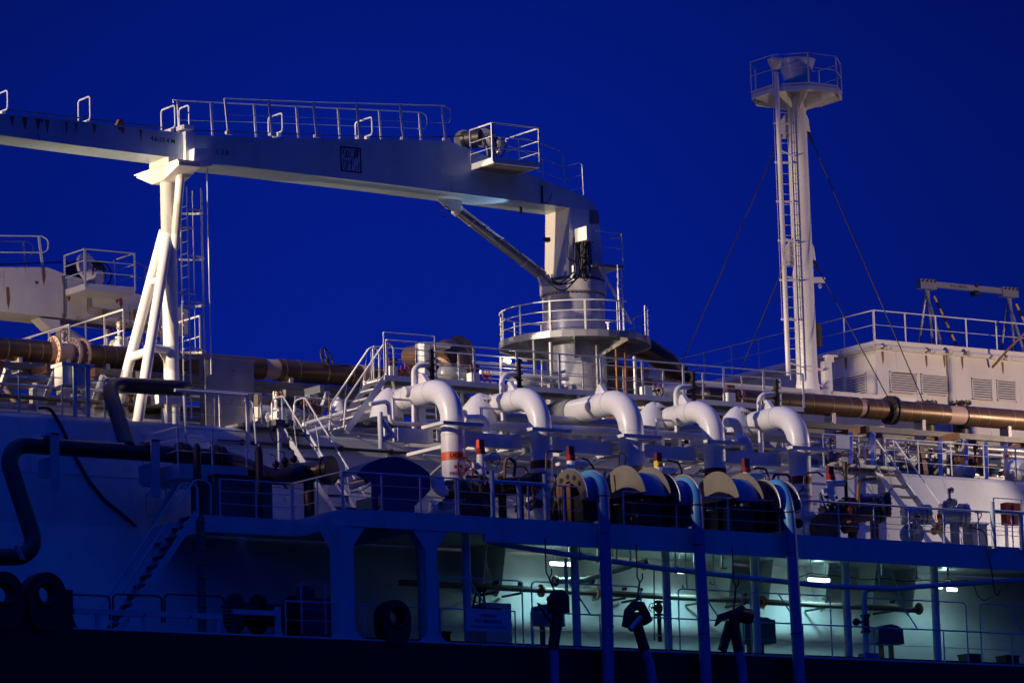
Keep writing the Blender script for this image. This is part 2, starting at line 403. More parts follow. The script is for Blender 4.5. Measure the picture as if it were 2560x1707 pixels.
# ---- manifold platform
XL=-4.0; XE=xat(508,2.85,ZD)
pf=thing('manifold_platform','blue-lit steel manifold platform with a deep white edge beam along the ship side','platform',(0,0,ZD))
XW=xat(1212,0,ZD)
g=MB(); g.box(XL,XW,0,.16,ZD-.52,ZD); g.box(XW,70,0,.16,ZD-.76,ZD); g.build('edge_beam',beam_w,pf)
g=MB(); g.box(XL,XL+.14,.16,2.8,ZD-.52,ZD); g.box(XE,XL,2.8,2.94,ZD-.5,ZD); g.box(XE,XE+.12,2.94,6.0,ZD-.5,ZD); g.build('return_beam',beam_w,pf)
g=MB(); g.box(XL+.14,70,.16,6.0,ZD-.14,ZD-.02); g.box(XE+.12,XL,2.94,6.0,ZD-.14,ZD-.02); g.build('deck_plating',ceil_m,pf)
for X in [XL+3.3*k for k in range(1,18)]: MB().box(X-.06,X+.06,.16,5.2,ZD-.42,ZD-.14).build('deck_girder',ceil_m,pf) if X<XW else None
def col(px,w,knee=True,ybot=1592):
    X=xat(px,0,ZH+1)
    g=MB(); g.box(X-w/2,X+w/2,.02,w,ZH,ZD-.5)
    if knee:
        for s in(-1,1): g.prism([(X+s*w/2,.03,ZD-.5),(X+s*(w/2+.45),.03,ZD-.5),(X+s*w/2,.03,ZD-1.1)],(0,.04,0))
        for s in(-1,1): g.prism([(X+s*w/2,.03,ZH),(X+s*(w/2+.3),.03,ZH),(X+s*(w/2),.03,ZH+.3)],(0,.04,0))
        g.prism([(X-w/2+.02,w,ZD-.5),(X-w/2+.02,w+.6,ZD-.5),(X-w/2+.02,w,ZD-1.2)],(.04,0,0))
    g.build('support_column',beam_w,pf)
col(870,.52); col(1083,.40)
MB().box(xat(1058,1.6,19),xat(1058,1.6,19)+.3,1.6,1.9,ZH,ZD-.4).build('support_column',ceil_m,pf)
for px in (1168,1440,1668,1890,2118,2340):
    X=xat(px,.8,ZH+1.5); MB().cyl((X,.8,ZH),(X,.8,ZD-.14),.13,seg=14).build('pillar',beam_w,pf)
# knee plates between trunk wall and underside
for px in (1215,1262,1500,1830,1930,2070,2190,2290):
    X=xat(px,4.8,20.3)
    MB().prism([(X,5.28,19.7),(X,6.0,ZD-.14),(X,4.7,ZD-.14),(X,5.0,20.0)],(.03,0,0)).build('knee_bracket',ceil_m,pf)
# ================================================================ RAILS on the platform
rail('blue-lit guard rail along the outer edge of the manifold platform, in front of the hoses',[(XL,0.05,ZD),(XW-.9,.05,ZD)],1.12,(.34,.68),1.55,.025,m=rail_w)
rail('short guard rail on the platform corner where the edge beam steps inboard',[(XL,0.1,ZD),(XL,2.85,ZD)],1.12,(.34,.68),1.4,.022)
rail('guard rail along the set-back left end of the platform, in front of the dark screens',[(XL-.05,2.85,ZD),(XE+.6,2.85,ZD)],1.12,(.34,.68),1.55,.022)
XA=xat(1130,0,ZD)
# stouter rail bay with thick round posts 1225-1370
g0=thing('pipe_barrier','thick round-post barrier on the platform edge left of the first hose chute','railing',(xat(1232,.05,ZD),.05,ZD))
for px in(1232,1298,1364): X=xat(px,.05,ZD+.5); MB().cyl((X,.05,ZD),(X,.05,ZD+(1.42 if px!=1298 else 1.08)),.075,seg=10).build('post',beam_w,g0)
MB().cyl((xat(1232,.05,ZD),.05,ZD+1.1),(xat(1364,.05,ZD),.05,ZD+1.1),.06,seg=8).build('top_bar',beam_w,g0)
rail('guard rail with thin posts behind the round-post barrier at the platform edge',[(XW-.9,.2,ZD),(xat(1500,.2,ZD),.2,ZD)],1.12,(.34,.68),1.3,.02)
rail('low guard rail on the platform edge between the hose chutes',[(xat(1560,.1,ZD),.1,ZD),(xat(1950,.1,ZD),.1,ZD)],1.05,(.34,.68),2.2,.02)
rail('long guard rail on the right-hand platform edge, in front of the brown valves',[(xat(2010,.05,ZD),.05,ZD),(xat(2700,.05,ZD),.05,ZD)],1.12,(.34,.68),1.5,.036,flat=True)
g0=thing('pipe_barrier','thick blue-lit round post with a rail stub at the right edge of the picture','railing',(xat(2482,.0,ZD),.0,ZD))
X=xat(2482,.0,ZD+.6)
MB().cyl((X,-.02,ZD-.1),(X,-.02,ZD+1.45),.085,seg=10).build('post',beam_w,g0); MB().cyl((X,-.02,ZD+1.15),(X+3,-.02,ZD+1.15),.06,seg=8).build('top_bar',beam_w,g0)
X=xat(2552,.0,ZD+.6); MB().cyl((X,-.02,ZD-.1),(X,-.02,ZD+1.1),.085,seg=10).build('post',beam_w,g0)
# main deck rail (under platform)
def deck_rail(label,x0,x1,h=1.1,**k):
    return rail(label,[(xat(x0,.35,ZH),.35,ZH),(xat(x1,.35,ZH),.35,ZH)],h,(.5,),2.9,.026,m=beam_w,flat=False,group='main deck guard rails',**k)
deck_rail('main deck guard rail left of the white warning sign',715,1290)
deck_rail('main deck guard rail between the two loading openings, lit green from behind',1330,2000)
deck_rail('main deck guard rail at the right end of the lit deck',2010,2700)
def brace_frame(label,x0,x1,zt=2.05):
    X0,X1=xat(x0,.35,ZH+1.5),xat(x1,.35,ZH+1.5); t=thing('rail_frame',label,'railing',(X0,.42,ZH),'tall braced frames on the main deck rail')
    MB().tube(fil([(X0,.42,ZH),(X0,.42,ZH+zt),(X1,.42,ZH+zt),(X1,.42,ZH)],.15,3),.024,6).build('frame',beam_w,t)
    n=max(1,round((X1-X0)/3.2))
    for k in range(n): 
        xm=X0+(X1-X0)*(k+.35)/n; MB().cyl((xm,.42,ZH+zt),(xm+.75,.42,ZH+1.1),.026,seg=6).build('diagonal_brace',beam_w,t)
brace_frame('tall braced rail frame behind the warning sign on the main deck',1100,1309)
brace_frame('tall braced rail frame behind the first hanging hose end',1333,1606)
brace_frame('tall braced rail frame between the middle pillars on the main deck',1700,1860)
brace_frame('tall braced rail frame left of the bent blue fire main drop',1880,2080)
brace_frame('tall braced rail frame behind the dark blue canvas box',2160,2420)
brace_frame('tall braced rail frame at the far right of the main deck',2454,2640)
# ================================================================ LIGHTS under platform
for i,(px,py,lab) in enumerate(((1404,1409,'leftmost'),(1717,1429,'second from the left'),(2047,1449,'second from the right'),(2362,1472,'rightmost'))):
    c=at(px,py,Y=4.0)
    t=thing('deck_lamp','%s of the four lit fluorescent lamps under the platform'%lab,'lamp',c,'fluorescent lamps under the platform')
    L=.42 if i!=3 else .30
    g=MB(); g.box(c.x-L-.05,c.x+L+.05,c.y-.09,c.y+.09,c.z+.05,c.z+.12); g.cyl((c.x-.3,c.y,c.z+.1),(c.x-.3,c.y,ZD-.14),.015,seg=5); g.cyl((c.x+.3,c.y,c.z+.1),(c.x+.3,c.y,ZD-.14),.015,seg=5); g.build('housing',white,t)
    if i==3:
        g=MB(); g.cyl((c.x+.12,c.y,c.z),(c.x+.5,c.y,c.z),.06,seg=8); g.cyl((c.x-.35,c.y,c.z+.05),(c.x-.12,c.y,c.z+.05),.045,seg=8)
    else: g=MB().cyl((c.x-L,c.y,c.z),(c.x+L,c.y,c.z),.062,seg=8)
    g.build('lit_tube',tube_e,t)
    q=c+V((0,-.1,-.12)); l=lamp('tube_light','SPOT',q,[95,110,115,36][i],(.40,.90,1.0),target=q+V((0,.25,-1)),size=.12,angle=158,blend=.55)
    l.parent=t; l.location=V((0,-.1,-.12))
    hp=at(*((1402,1363),(1717,1381),(2045,1402),(2362,1424))[i],Z=ZD-.15)+V((0,0,-.13)); l=lamp('ceiling_patch_light','POINT',hp,[7,7,7,6][i],(.6,.95,1.0),size=.04); l.parent=t; l.location=hp-c  # added point light by the ceiling, makes the bright patch above each tube
# pipes under the platform
g=MB(); pts=[at(1212,1338,Y=.25),at(1216,1352,Y=.25),at(1250,1360,Y=.25),at(1650,1420,Y=.25),at(2060,1464,Y=.25),at(2240,1471,Y=.25),at(2290,1466,Y=.25),at(2580,1447,Y=.25)]
fm=thing('fire_main','blue pipe swinging along under the platform edge in front of the lamps','pipe',pts[0])
g.tube(fil(pts,.5,4),.085,10); g.build('pipe',beam_w,fm)
g=MB()
for x,y in((1450,1390),(1690,1423),(1900,1448),(2200,1470)): 
    p=at(x,y,Y=.25); g.cyl(p-V((.04,0,0)),p+V((.04,0,0)),.12,seg=12); g.box(p.x-.015,p.x+.015,.24,.28,p.z,ZD-.5)
g.build('pipe_hanger',beam_w,fm)
p=at(2215,1480,Y=.6); q=V((xat(2157,.6,ZH+1),.6,ZH+1))
g=MB(); top=at(2160,1472,Y=.6); g.tube(fil([top+V((.5,0,.02)),top+V((0,0,0)),V((top.x,.6,ZH+.3))],.3,5),.085,10); 
fd=thing('fire_main_drop','bent blue pipe dropping to the main deck with a black valve, right of centre','pipe',(top.x,.6,ZH+.3)); g.build('pipe',beam_w,fd)
g=MB(); vz=at(2157,1555,Y=.6).z; g.cyl((top.x,.6,vz-.3),(top.x,.6,vz+.22),.13,seg=10); flange(g,(top.x,.6,vz+.22),(0,0,1),.17,.03); flange(g,(top.x,.6,vz-.3),(0,0,1),.17,.03); g.cyl((top.x,.6,vz),(top.x-.42,.55,vz),.05,seg=8); g.ball((top.x-.42,.55,vz),.13,8); g.build('valve',iron,fd)
MB().box(top.x-.2,top.x+.35,.4,.8,ZH+.05,ZH+.28).build('foot_block',blue_p,fd)
# brown longitudinal pipe on the trunk wall
t=thing('wall_pipe','brownish pipe running along the trunk wall under the platform','pipe',at(1100,1465,Y=4.2))
a=at(1000,1455,Y=4.2); b=at(2300,1523,Y=4.2); b=V((b.x,4.2,a.z-.1)); g=MB(); g.cyl(a,b,.10,seg=10); g.build('pipe',pinkd,t)
g=MB()
for px in(1353,1490,1905,2297): X=xat(px,4.2,a.z); flange(g,(X,4.2,a.z-.05),(1,0,0),.2,.035,0)
g.build('flange',rustm,t)
g=MB()
for px in(1240,1300,1560,1600,1760,1860,2060,2230): X=xat(px,4.2,a.z); g.box(X-.03,X+.03,4.15,5.2,a.z-.2,a.z-.13); g.box(X-.05,X+.05,4.1,4.25,a.z+.08,a.z+.18)
g.build('pipe_clamp',iron,t)
t=thing('branch_pipe','rusty white pipe angled across the ceiling behind the middle pillars','pipe',at(1380,1455,Y=3.6))
g=MB(); g.tube([at(1385,1452,Y=3.8),at(1460,1450,Y=3.6),at(1620,1400,Y=2.2)],.10,10); g.build('pipe',whiteR,t)
g=MB(); 
for x,y,Y_ in((1388,1452,3.8),(1478,1446,3.5),(1610,1410,2.3)): p=at(x,y,Y=Y_); g.cyl(p-V((.05,0,0)),p+V((.05,0,0)),.17,seg=12)
g.build('flange',rustm,t)
# ceiling hangers/hooks
for i,(x,y0,y1) in enumerate(((1783,1410,1455),(1715,1420,1466))):
    p=at(x,y0,Y=2.0); q=at(x,y1,Y=2.0); g=MB(); g.tube(fil([(p.x,2,ZD-.14),(p.x,2,q.z+.1),(p.x+.02,2,q.z-.05),(p.x-.12,2,q.z-.08),(p.x-.16,2,q.z+.05)],.08,4),.022,6)
    one('hanging_hook',g,ceil_m,['white hook hanging from the underside, right of the second lit hose','white hook hanging below the second lamp'][i],'hook','hooks hanging under the platform')
for i,(x,) in enumerate(((1495,),(1540,),(1575,),(1805,),(2205,),(2290,),(2370,))):
    X=xat(x,3,20.9); g=MB(); g.box(X-.03,X+.03,2.97,3.03,ZD-.75,ZD-.14); g.box(X-.15,X+.15,2.95,3.05,ZD-.78,ZD-.73)
    one('pipe_hanger',g,ceil_m,'small steel hanger on the lit underside of the platform','hanger','hangers on the underside of the platform')
t=one('cable_swag',MB().tube(fil([at(1990,1445,Y=1.2),at(2025,1432,Y=1.2),at(2062,1436,Y=1.2),at(2110,1440,Y=1.2),at(2160,1448,Y=1.2),at(2215,1445,Y=1.2),at(2260,1453,Y=1.2),at(2320,1449,Y=1.2),at(2370,1453,Y=1.2),at(2430,1448,Y=1.2),at(2445,1490,Y=1.2),at(2460,1503,Y=1.2),at(2480,1490,Y=1.2)],.4,3),.016,5),black,'black cable sagging along the underside at the right','cable')
t=one('hanging_hose',MB().tube(fil([at(2425,1318,Y=-.08),at(2462,1325,Y=-.08),at(2478,1420,Y=-.08),at(2487,1480,Y=-.08),at(2495,1492,Y=-.08),at(2500,1475,Y=-.08)],.3,4),.022,5),black,'thin black hose looped over the platform edge at the right','hose')
# mid-deck equipment (lit background)
def vpipe(label,px,y0,y1,Y,r,m,vy=None):
    X=xat(px,Y,19); p0=at(px,y0,Y=Y);p1=at(px,y1,Y=Y); t=thing('standpipe',label,'pipe',(X,Y,p1.z)); X=p1.x
    MB().cyl((X,Y,p1.z),(X,Y,p0.z),r,seg=10).build('pipe',beam_w if m is None else m,t)
    for v in vy or():
        z=at(px,v,Y=Y).z; g=MB(); g.ball((X,Y,z),r*1.9,10,1.3); flange(g,(X,Y,z+.2),(0,0,1),r*2,.03,0); flange(g,(X,Y,z-.2),(0,0,1),r*2,.03,0); wheel(g,(X-.32,Y-.1,z),(0,-1,0.01),.14,.014,5); g.cyl((X,Y,z),(X-.32,Y-.1,z),.03,seg=6); g.build('valve',iron,t)
    return t
vpipe('dark standpipe with a small hand wheel, left of the third round pillar',1650,1500,1603,1.4,.07,iron,(1520,))
vpipe('thin blue standpipe rising beside the second round pillar',1417,1396,1500,1.4,.055,None)
t=one('chain_hoist_chain',MB().tube([at(1635,1425,Y=1.3),at(1636,1600,Y=1.3)],.022,5),iron,'dark chain hanging left of the third round pillar','chain')
# boxes on main deck
def canvas(label,x0,x1,y0,y1,Y,m,dep=.7):
    a=at(x0,y0,Y=Y);b=at(x1,y1,Y=Y); zt=a.z; zb=b.z; t=thing('covered_box',label,'covered box',(a.x,Y,zb))
    g=MB(); n=8; poly=[(a.x+(b.x-a.x)*k/n+random.uniform(-.02,.02),Y,zt+.10*math.sin(math.pi*k/n)+random.uniform(-.02,.02)) for k in range(n+1)]+[(b.x+.02,Y,zb),(a.x-.03,Y,zb+.03)]
    g.prism(poly,(0,dep,0)); g.build('canvas_cover',m,t)
    g=MB(); w=b.x-a.x
    for q in(.3,.7): g.box(a.x+w*q-.03,a.x+w*q+.03,Y+.2,Y+.4,ZH,zb+.05)
    g.build('leg',iron,t); return t
canvas('dark green canvas-covered box on legs behind the fourth round pillar',1862,1940,1546,1607,2.2,green_d)
canvas('dark blue canvas-covered box on legs near the right end of the deck',2197,2260,1566,1609,1.6,blue_d)
canvas('blue canvas bundle behind the leftmost hanging hose end',1350,1412,1514,1565,1.3,blue_p,.5)
c=at(1225,1508,Y=2.5); t=thing('equipment_locker','white locker standing on the main deck behind the warning sign','locker',(c.x,2.5,ZH))
a=at(1215,1505,Y=2.2);b=at(1280,1585,Y=2.2); MB().box(a.x,b.x,2.2,3.1,ZH,a.z).build('body',white,t)
a=at(1193,1472,Y=2.0); b=at(1188,1518,Y=2.0)
g=MB()
for dx in(0,.16,.3): g.bar((a.x+dx*.7,2,a.z),(b.x+dx*1.6-.1,2,b.z),.05)
g.cyl((a.x-.03,2,a.z),(a.x+.3,2,a.z),.08,seg=8); g.bar((b.x-.1,2,b.z+.2),(b.x+.5,2,b.z+.1),.04); g.box(b.x-.15,b.x+.9,1.9,2.3,b.z-.15,b.z)
one('winch_handle_frame',g,iron,'dark metal frame leaning above the warning sign','equipment')
# warning sign
a=at(1163,1523,Y=.25);b=at(1275,1575,Y=.25); t=thing('warning_sign','pale warning board with two lines of lettering on the main deck rail','sign',(a.x,.25,b.z))
MB().box(a.x,b.x,.22,.26,b.z-.06,a.z).build('board',glassw,t)
cx_=(a.x+b.x)/2
for k,(s_,sz) in enumerate((('VARNING',.14),('NO SMOKING',.16),('NO NAKED LIGHTS ON DECK',.10))): text(s_,sz,(cx_,.214,a.z-.16-.17*k),(1,0,0),(0,0,1),t,inkr if k==0 else ink)
for px,lab in((2425,'low black box on the deck edge, second from the right'),(2520,'low black box on the deck edge at the far right')):
    X=xat(px,.9,ZH+.3); g=MB(); g.box(X-.25,X+.3,.7,1.2,ZH,ZH+.38); g.box(X-.28,X+.33,.67,1.23,ZH+.38,ZH+.43); one('deck_box',g,black,lab,'box','low black boxes on the deck')
X=xat(1130,.9,ZH+.3); g=MB(); g.box(X-.3,X+.35,1.5,2.2,ZH,ZH+.5); g.box(X-.33,X+.38,1.47,2.23,ZH+.5,ZH+.55); one('deck_box',g,black,'low black box beside the warning sign','box','low black boxes on the deck')
# mooring chocks
def chock(label,px,py,R=.62):
    p=at(px,py,Y=-.12); t=thing('mooring_chock',label,'mooring chock',(p.x,0,ZH),'black mooring chocks')
    n=24; out=[];inn=[]; zb=ZH-.1
    for k in range(n):
        a=2*math.pi*k/n; x=math.cos(a);z=math.sin(a)
        if z<0: ox=math.copysign(min(abs(x)**.55,1)*R,x); oz=-min(1,abs(z)**.8)*(p.z-zb)
        else: ox,oz=x*R,z*R
        out.append((p.x+ox,p.z+oz)); inn.append((p.x+.28*x*1.05,p.z+.26*z))
    g=MB(); vs=[(x,-.12,z) for x,z in out]+[(x,-.12,z) for x,z in inn]+[(x,.4,z) for x,z in out]+[(x,.4,z) for x,z in inn]
    fs=[]
    for k in range(n):
        j=(k+1)%n; fs+=[(k,j,n+j,n+k),(2*n+k,3*n+k,3*n+j,2*n+j),(k,2*n+k,2*n+j,j),(n+k,n+j,3*n+j,3*n+k)]
    g.add(vs,fs); g.build('casting',black,t)
    MB().torus((p.x,-.12,p.z),(0,1,0),.33,.06,20,6).build('lip',black,t)
chock('leftmost black mooring chock, cut by the picture edge',12,1482); chock('black mooring chock with a round opening beside the left bulwark end',118,1483); chock('black mooring chock between the two tall platform columns',993,1540,.5)
MB()
# bulwark frames lower left
t=thing('bulwark_frame','blue-lit heavy horizontal bar on posts at the lower left deck edge','railing',at(185,1526,Y=0))
a=at(185,1526,Y=.05); b=at(552,1546,Y=.05); MB().bar(a,(b.x,.05,a.z),.12,.16).build('bar',beam_w,t)
for px in(243,360,473,545): X=xat(px,.05,ZH+.3); MB().bar((X,.05,ZH),(X,.05,a.z),.09,.12).build('post',beam_w,t)
for i,(x0,x1) in enumerate(((150,274),(282,404),(411,560))):
    a=at(x0,1484,Y=.15);b=at(x1,1484,Y=.15); z=at(x0,1484,Y=.15).z
    one('hoop_rail',MB().tube(fil([(a.x,.15,ZH+.3),(a.x,.15,z),(b.x,.15,z),(b.x,.15,ZH+.3)],.14,4),.03,6),iron,['dark hoop rail beside the left chock','dark hoop rail in front of the foot of the lower stairway','dark hoop rail right of the lower stairway'][i],'railing','dark hoop rails lower left')
t=thing('bulwark_frame','short blue-lit bar on a post under the left platform','railing',at(585,1545,Y=.2))
a=at(580,1528,Y=.2);b=at(700,1535,Y=.2); MB().bar(a,(b.x,.2,a.z),.1,.15).build('bar',beam_w,t); X=xat(695,.2,ZH+.3); MB().bar((X,.2,ZH),(X,.2,a.z+.2),.14,.14).build('post',beam_w,t)
g=MB(); 
for i in range(7): 
    X=xat(560,.25,ZH+.6)
for i,(x,lab) in enumerate(((565,'dark coil of mooring rope on the rail post, lower left'),)):
    p=at(565,1540,Y=.2); 
    for k in range(6): g.torus((p.x+.02*k,.2,p.z+.28-.11*k),(0.1,.05,1),.13,.035,14,5)
    one('rope_coil',g,greyd,lab,'rope')
# dark machinery under the left platform
X=xat(700,3.2,18.4); t=thing('mooring_winch','dark blue mooring winch with drum in the shade under the left platform','winch',(X,3.2,ZH))
g=MB(); g.cyl((X-1.6,3.0,ZH+1.0),(X+.3,3.0,ZH+1.0),.35,seg=18); g.build('drum',iron,t)
g=MB()
for dx in(-1.7,-.9,.3): g.cyl((X+dx-.05,3,ZH+1.0),(X+dx+.05,3,ZH+1.0),.62,seg=20)
g.build('drum_flange',iron,t)
g=MB(); g.box(X+.5,X+1.5,2.7,3.4,ZH,ZH+1.55); g.box(X+.6,X+1.0,2.8,3.2,ZH+1.55,ZH+1.9); g.build('motor_housing',blue_d,t)
g=MB(); g.box(X-1.9,X+1.6,2.6,3.5,ZH,ZH+.35); g.build('bed_frame',iron,t)
rail('low rail of the small platform beside the dark winch',[(xat(755,1.5,ZH+.4),1.5,ZH+.3),(xat(815,1.5,ZH+.4),1.5,ZH+.3),(xat(770,3.0,ZH+.4),3.0,ZH+.3)],1.5,(.5,),1.5,.022,m=beam_w,group='main deck guard rails')
g=MB(); n=40; pts=[]
p0=at(500,1290,Y=2.6)
g=MB(); g.cyl((p0.x,2.6,ZH),(p0.x,2.6,p0.z),.13,seg=10); t=one('striped_post',g,greyd,'dark post striped with spiral tape beside the lower stairway','post')
for k in range(9):
    z=ZH+.3+k*.42; gg=MB().torus((p0.x,2.6,z),(.35,.0,1),.135,.03,14,4); o=gg.build('spiral_stripe',yellow,t)
# lower left stairway and its landing
lt=at(492,1288,Y=2.2); lb=at(283,1572,Y=2.2)
stairs('long blue-lit stairway from the left platform down to the main deck',(lt.x,2.2,ZD-.05),(lb.x,2.2,ZH),(0,.75,0),13,1.0,beam_w,beam_w,iron,ext=.5)
rail('thin guard rail on the left end of the set-back platform',[(XE+.06,3.9,ZD),(XE+.06,6.3,ZD)],1.1,(.35,.7),1.3,.02,m=beam_w,ends=True)
# ================================================================ HOSE CHUTES AND HOSES
def arcpts(X,Yc,zc,R,a0,a1,n=24): return [V((X,Yc+R*math.cos(math.radians(a0+(a1-a0)*k/n)),zc+R*math.sin(math.radians(a0+(a1-a0)*k/n)))) for k in range(n+1)]
def crescent(g,X,Yc,zc,R,r,th,a0=0,a1=180):
    o=arcpts(X,Yc,zc,R,a0,a1); i=arcpts(X,Yc,zc-.06,r,a0,a1); n=len(o)
    vs=o+i+[p+V((th,0,0)) for p in o+i]; fs=[]
    for k in range(n-1): fs+=[(k,k+1,n+k+1,n+k),(2*n+k,3*n+k,3*n+k+1,2*n+k+1),(k,2*n+k,2*n+k+1,k+1),(n+k,n+k+1,3*n+k+1,3*n+k)]
    fs+=[(0,n,3*n,2*n),(n-1,3*n-1,4*n-1,2*n-1)]
    g.add(vs,fs)
def chute(label,pl,pt,W,R,Yc=.55,holes=True,m=cream,sh=blue_p):
    """curved hose chute: two side plates and a curved shell; pl = left px of the near plate, pt = top px"""
    p=at(pl,pt,Y=Yc); X0=p.x; zc=p.z-R
    t=thing('hose_chute',label,'hose chute',(X0,Yc,ZD),'hose chutes on the platform edge')
    for X in(X0,X0+W):
        g=MB(); crescent(g,X,Yc,zc,R,R*.62,.04); g.build('side_plate',m,t)
        g=MB(); pts=arcpts(X+.02,Yc,zc,R,0,180); g.tube(pts,.028,6); g.build('rim',galv,t)
        if holes:
            g=MB()
            for a in(40,65,90,115,140): 
                q=arcpts(X-.012,Yc,zc-.03,R*.80,a,a+1,1)[0]; g.cyl(q,q+V((.064,0,0)),R*.085,seg=12)
            g.build('plate_hole',iron,t)
    g=MB(); o=arcpts(X0+.04,Yc,zc,R*.78,-5,185); n=len(o); vs=o+[p_+V((W-.04,0,0)) for p_ in o]
    g.add(vs,[(k,k+1,n+k+1,n+k) for k in range(n-1)],True); g.build('curved_shell',sh,t)
    g=MB()
    for X in(X0,X0+W):
        g.box(X,X+.06,Yc-.1,Yc+.1,ZD,zc+R*.62)
    g.build('support_leg',rustm,t)
    MB().box(X0+.12,X0+W-.06,Yc-.6,Yc+.6,ZD+.1,zc+.15).build('chute_base',iron,t)
    return t,X0,zc
def halfdrum(label,pl,pt,W,R,Yc=1.0,m=cream,sh=blue_p,body=.80):
    p=at(pl,pt,Y=Yc); X0=p.x; zc=p.z-R
    t=thing('hose_saddle',label,'hose saddle',(X0,Yc,ZD),'half-round hose saddles')
    for X in(X0,X0+W):
        g=MB(); o=arcpts(X,Yc,zc,R,14,166); g.prism(o,(.05,0,0)); g.build('end_plate',m,t)
        MB().tube(arcpts(X+.025,Yc,zc,R,14,166),.022,6).build('rim',greyd,t)
    g=MB(); o=arcpts(X0+.05,Yc,zc,R*.86,12,168); n=len(o); q=[p_+V((W-.05,0,0)) for p_ in o]; o2=arcpts(X0+.05,Yc,zc,R*.82,12,168); q2=[p_+V((W-.05,0,0)) for p_ in o2]
    g.add(o+q,[(k,k+1,n+k+1,n+k) for k in range(n-1)],True); g.add(o2+q2,[(k,k+1,n+k+1,n+k) for k in range(n-1)],True); g.add([o[0],q[0],q2[0],o2[0],o[-1],q[-1],q2[-1],o2[-1]],[(0,1,2,3),(4,5,6,7)])
    g.build('curved_shell',sh,t)
    g=MB()
    for X in(X0+.08,X0+W-.08):
        for y_ in(-.7,.0,.7): g.box(X-.04,X+.04,Yc+y_-.06,Yc+y_+.06,ZD,zc+R*.3)
    g.build('support_leg',iron,t)
    MB().box(X0+.15,X0+W-.1,Yc-.75,Yc+.75,ZD+.12,zc+.1).build('winch_body',iron,t)
    return t
HC=[(1419,1173,'left'),(1650,1184,'middle'),(1900,1200,'right')]
for (px,py,w) in HC:
    chute('cream %s hose chute with a row of round holes in its curved side plate'%w if w=='left' else '%s hose chute, a curved shell under a blue hose'%w,px,py,.80,1.0,.72)
halfdrum('cream half-round hose saddle left of the middle hose',1552,1165,.98,1.25)
halfdrum('cream half-round hose saddle left of the right hose, with a shadow across it',1785,1180,.98,1.25)
for i,(pts,lab) in enumerate((
    ([(1446,1196,1.6),(1478,1184,.75),(1500,1205,.0),(1507,1240,-.28),(1510,1300,-.32),(1517,1500,-.32),(1522,1760,-.32)],'left hanging blue hose, falling from the cream chute with round holes'),
    ([(1680,1205,1.6),(1712,1196,.75),(1733,1222,.0),(1741,1262,-.3),(1745,1330,-.32),(1757,1520,-.32),(1768,1760,-.32)],'middle hanging blue hose, between two half-round saddles'),
    ([(1915,1222,1.6),(1945,1206,.75),(1963,1235,.0),(1972,1280,-.3),(1978,1350,-.32),(1988,1520,-.32),(2003,1760,-.32)],'right hanging blue hose, beside the dark flange'))):
    P=[at(x,y,Y=Y_) for x,y,Y_ in pts]; P[0]=P[1]+V((0,.9,-.15))
    t=thing('cargo_hose',lab,'hose',P[-1],'blue hoses hanging over the ship side')
    MB().tube(fil(P,1.2,6),.188,16).build('hose',hose_b,t)
    g=MB()
    for k in(3,4,5):
        q=P[k]; g.torus(q+V((0,0,-.4*(k-3))),(P[k+1]-P[k]),.18,.018,14,5)
    g.build('lashing',iron,t)
for i,(pts,lab) in enumerate((
    ([(1395,1500),(1392,1560),(1384,1612),(1386,1660),(1388,1760)],'left upturned hose end with a black coupling, slung from a strap'),
    ([(1590,1530),(1592,1560),(1608,1612),(1625,1660),(1640,1760)],'middle upturned hose end with a shiny bent coupling, slung from a strap'),
    ([(1835,1535),(1836,1565),(1845,1615),(1855,1660),(1864,1760)],'right upturned hose end with two black flaps, slung from a strap'))):
    P=[at(x,y,Y=-.5) for x,y in pts]
    t=thing('slung_hose_end',lab,'hose end',P[-1],'slung hose ends in front of the hull')
    MB().tube(fil(P[2:],.6,4),.145,12).build('hose',hose_b,t)
    MB().tube(fil(P[:3]+[P[2]+(P[3]-P[2])*.25],.4,4),[.19]*20 if 0 else .17,12).build('coupling_sleeve',black,t)
    g=MB(); c=P[0]
    if i==0: 
        g.tube([c+V((-.28,0,-.05)),c+V((-.1,0,.18)),c+V((.12,0,.2)),c+V((.28,0,.05))],.15,10); g.box(c.x-.3,c.x+.3,-.68,-.34,c.z-.38,c.z+.12); g.tube([c+V((-.25,0,-.3)),c+V((-.75,0,-.12)),c+V((-.5,0,-.45)),c+V((-.1,0,-.85))],.045,6)
    elif i==1:
        g.tube([c+V((-.38,0,-.45)),c+V((-.28,0,0)),c+V((-.05,0,.22)),c+V((.2,0,.2)),c+V((.38,0,-.1))],.16,10); g.cyl(c+V((.25,0,-.05)),c+V((.42,0,-.3)),.2,seg=12)
    else:
        g.tube([c+V((-.75,0,-.38)),c+V((-.55,0,-.12)),c+V((0,0,.02)),c+V((.35,0,.12))],[.04,.12,.14,.2],10); g.cyl(c+V((.2,0,.0)),c+V((.62,0,-.05)),.24,seg=10); g.prism([c+V((-.25,0,-.2)),c+V((.05,0,-.3)),c+V((-.35,0,-1.2)),c+V((-.6,0,-1.1))],(0,.12,0))
    g.build('coupling',black,t)
    if i==1: MB().cyl(c+V((-.33,-.12,-.55)),c+V((.08,-.12,-.15)),.10,seg=12).build('camlock_collar',galv,t)
    hz=at([1363,1589,1827][i],1352,Y=-.3); g=MB(); s0=V((at([1363,1590,1830][i],1352,Y=-.3).x,-.3,ZD-.6)); h=V((s0.x,-.3,s0.z-1.05))
    g.tube(fil([s0,h,h+V((.1,0,-.18)),h+V((.2,0,-.05)),h+V((.2,0,.12))],.1,3),.022,6); g.tube([h+V((.09,0,-.15)),c+V((.05,.1,.1))],[.03,.03],6)
    g.build('sling',black,t)
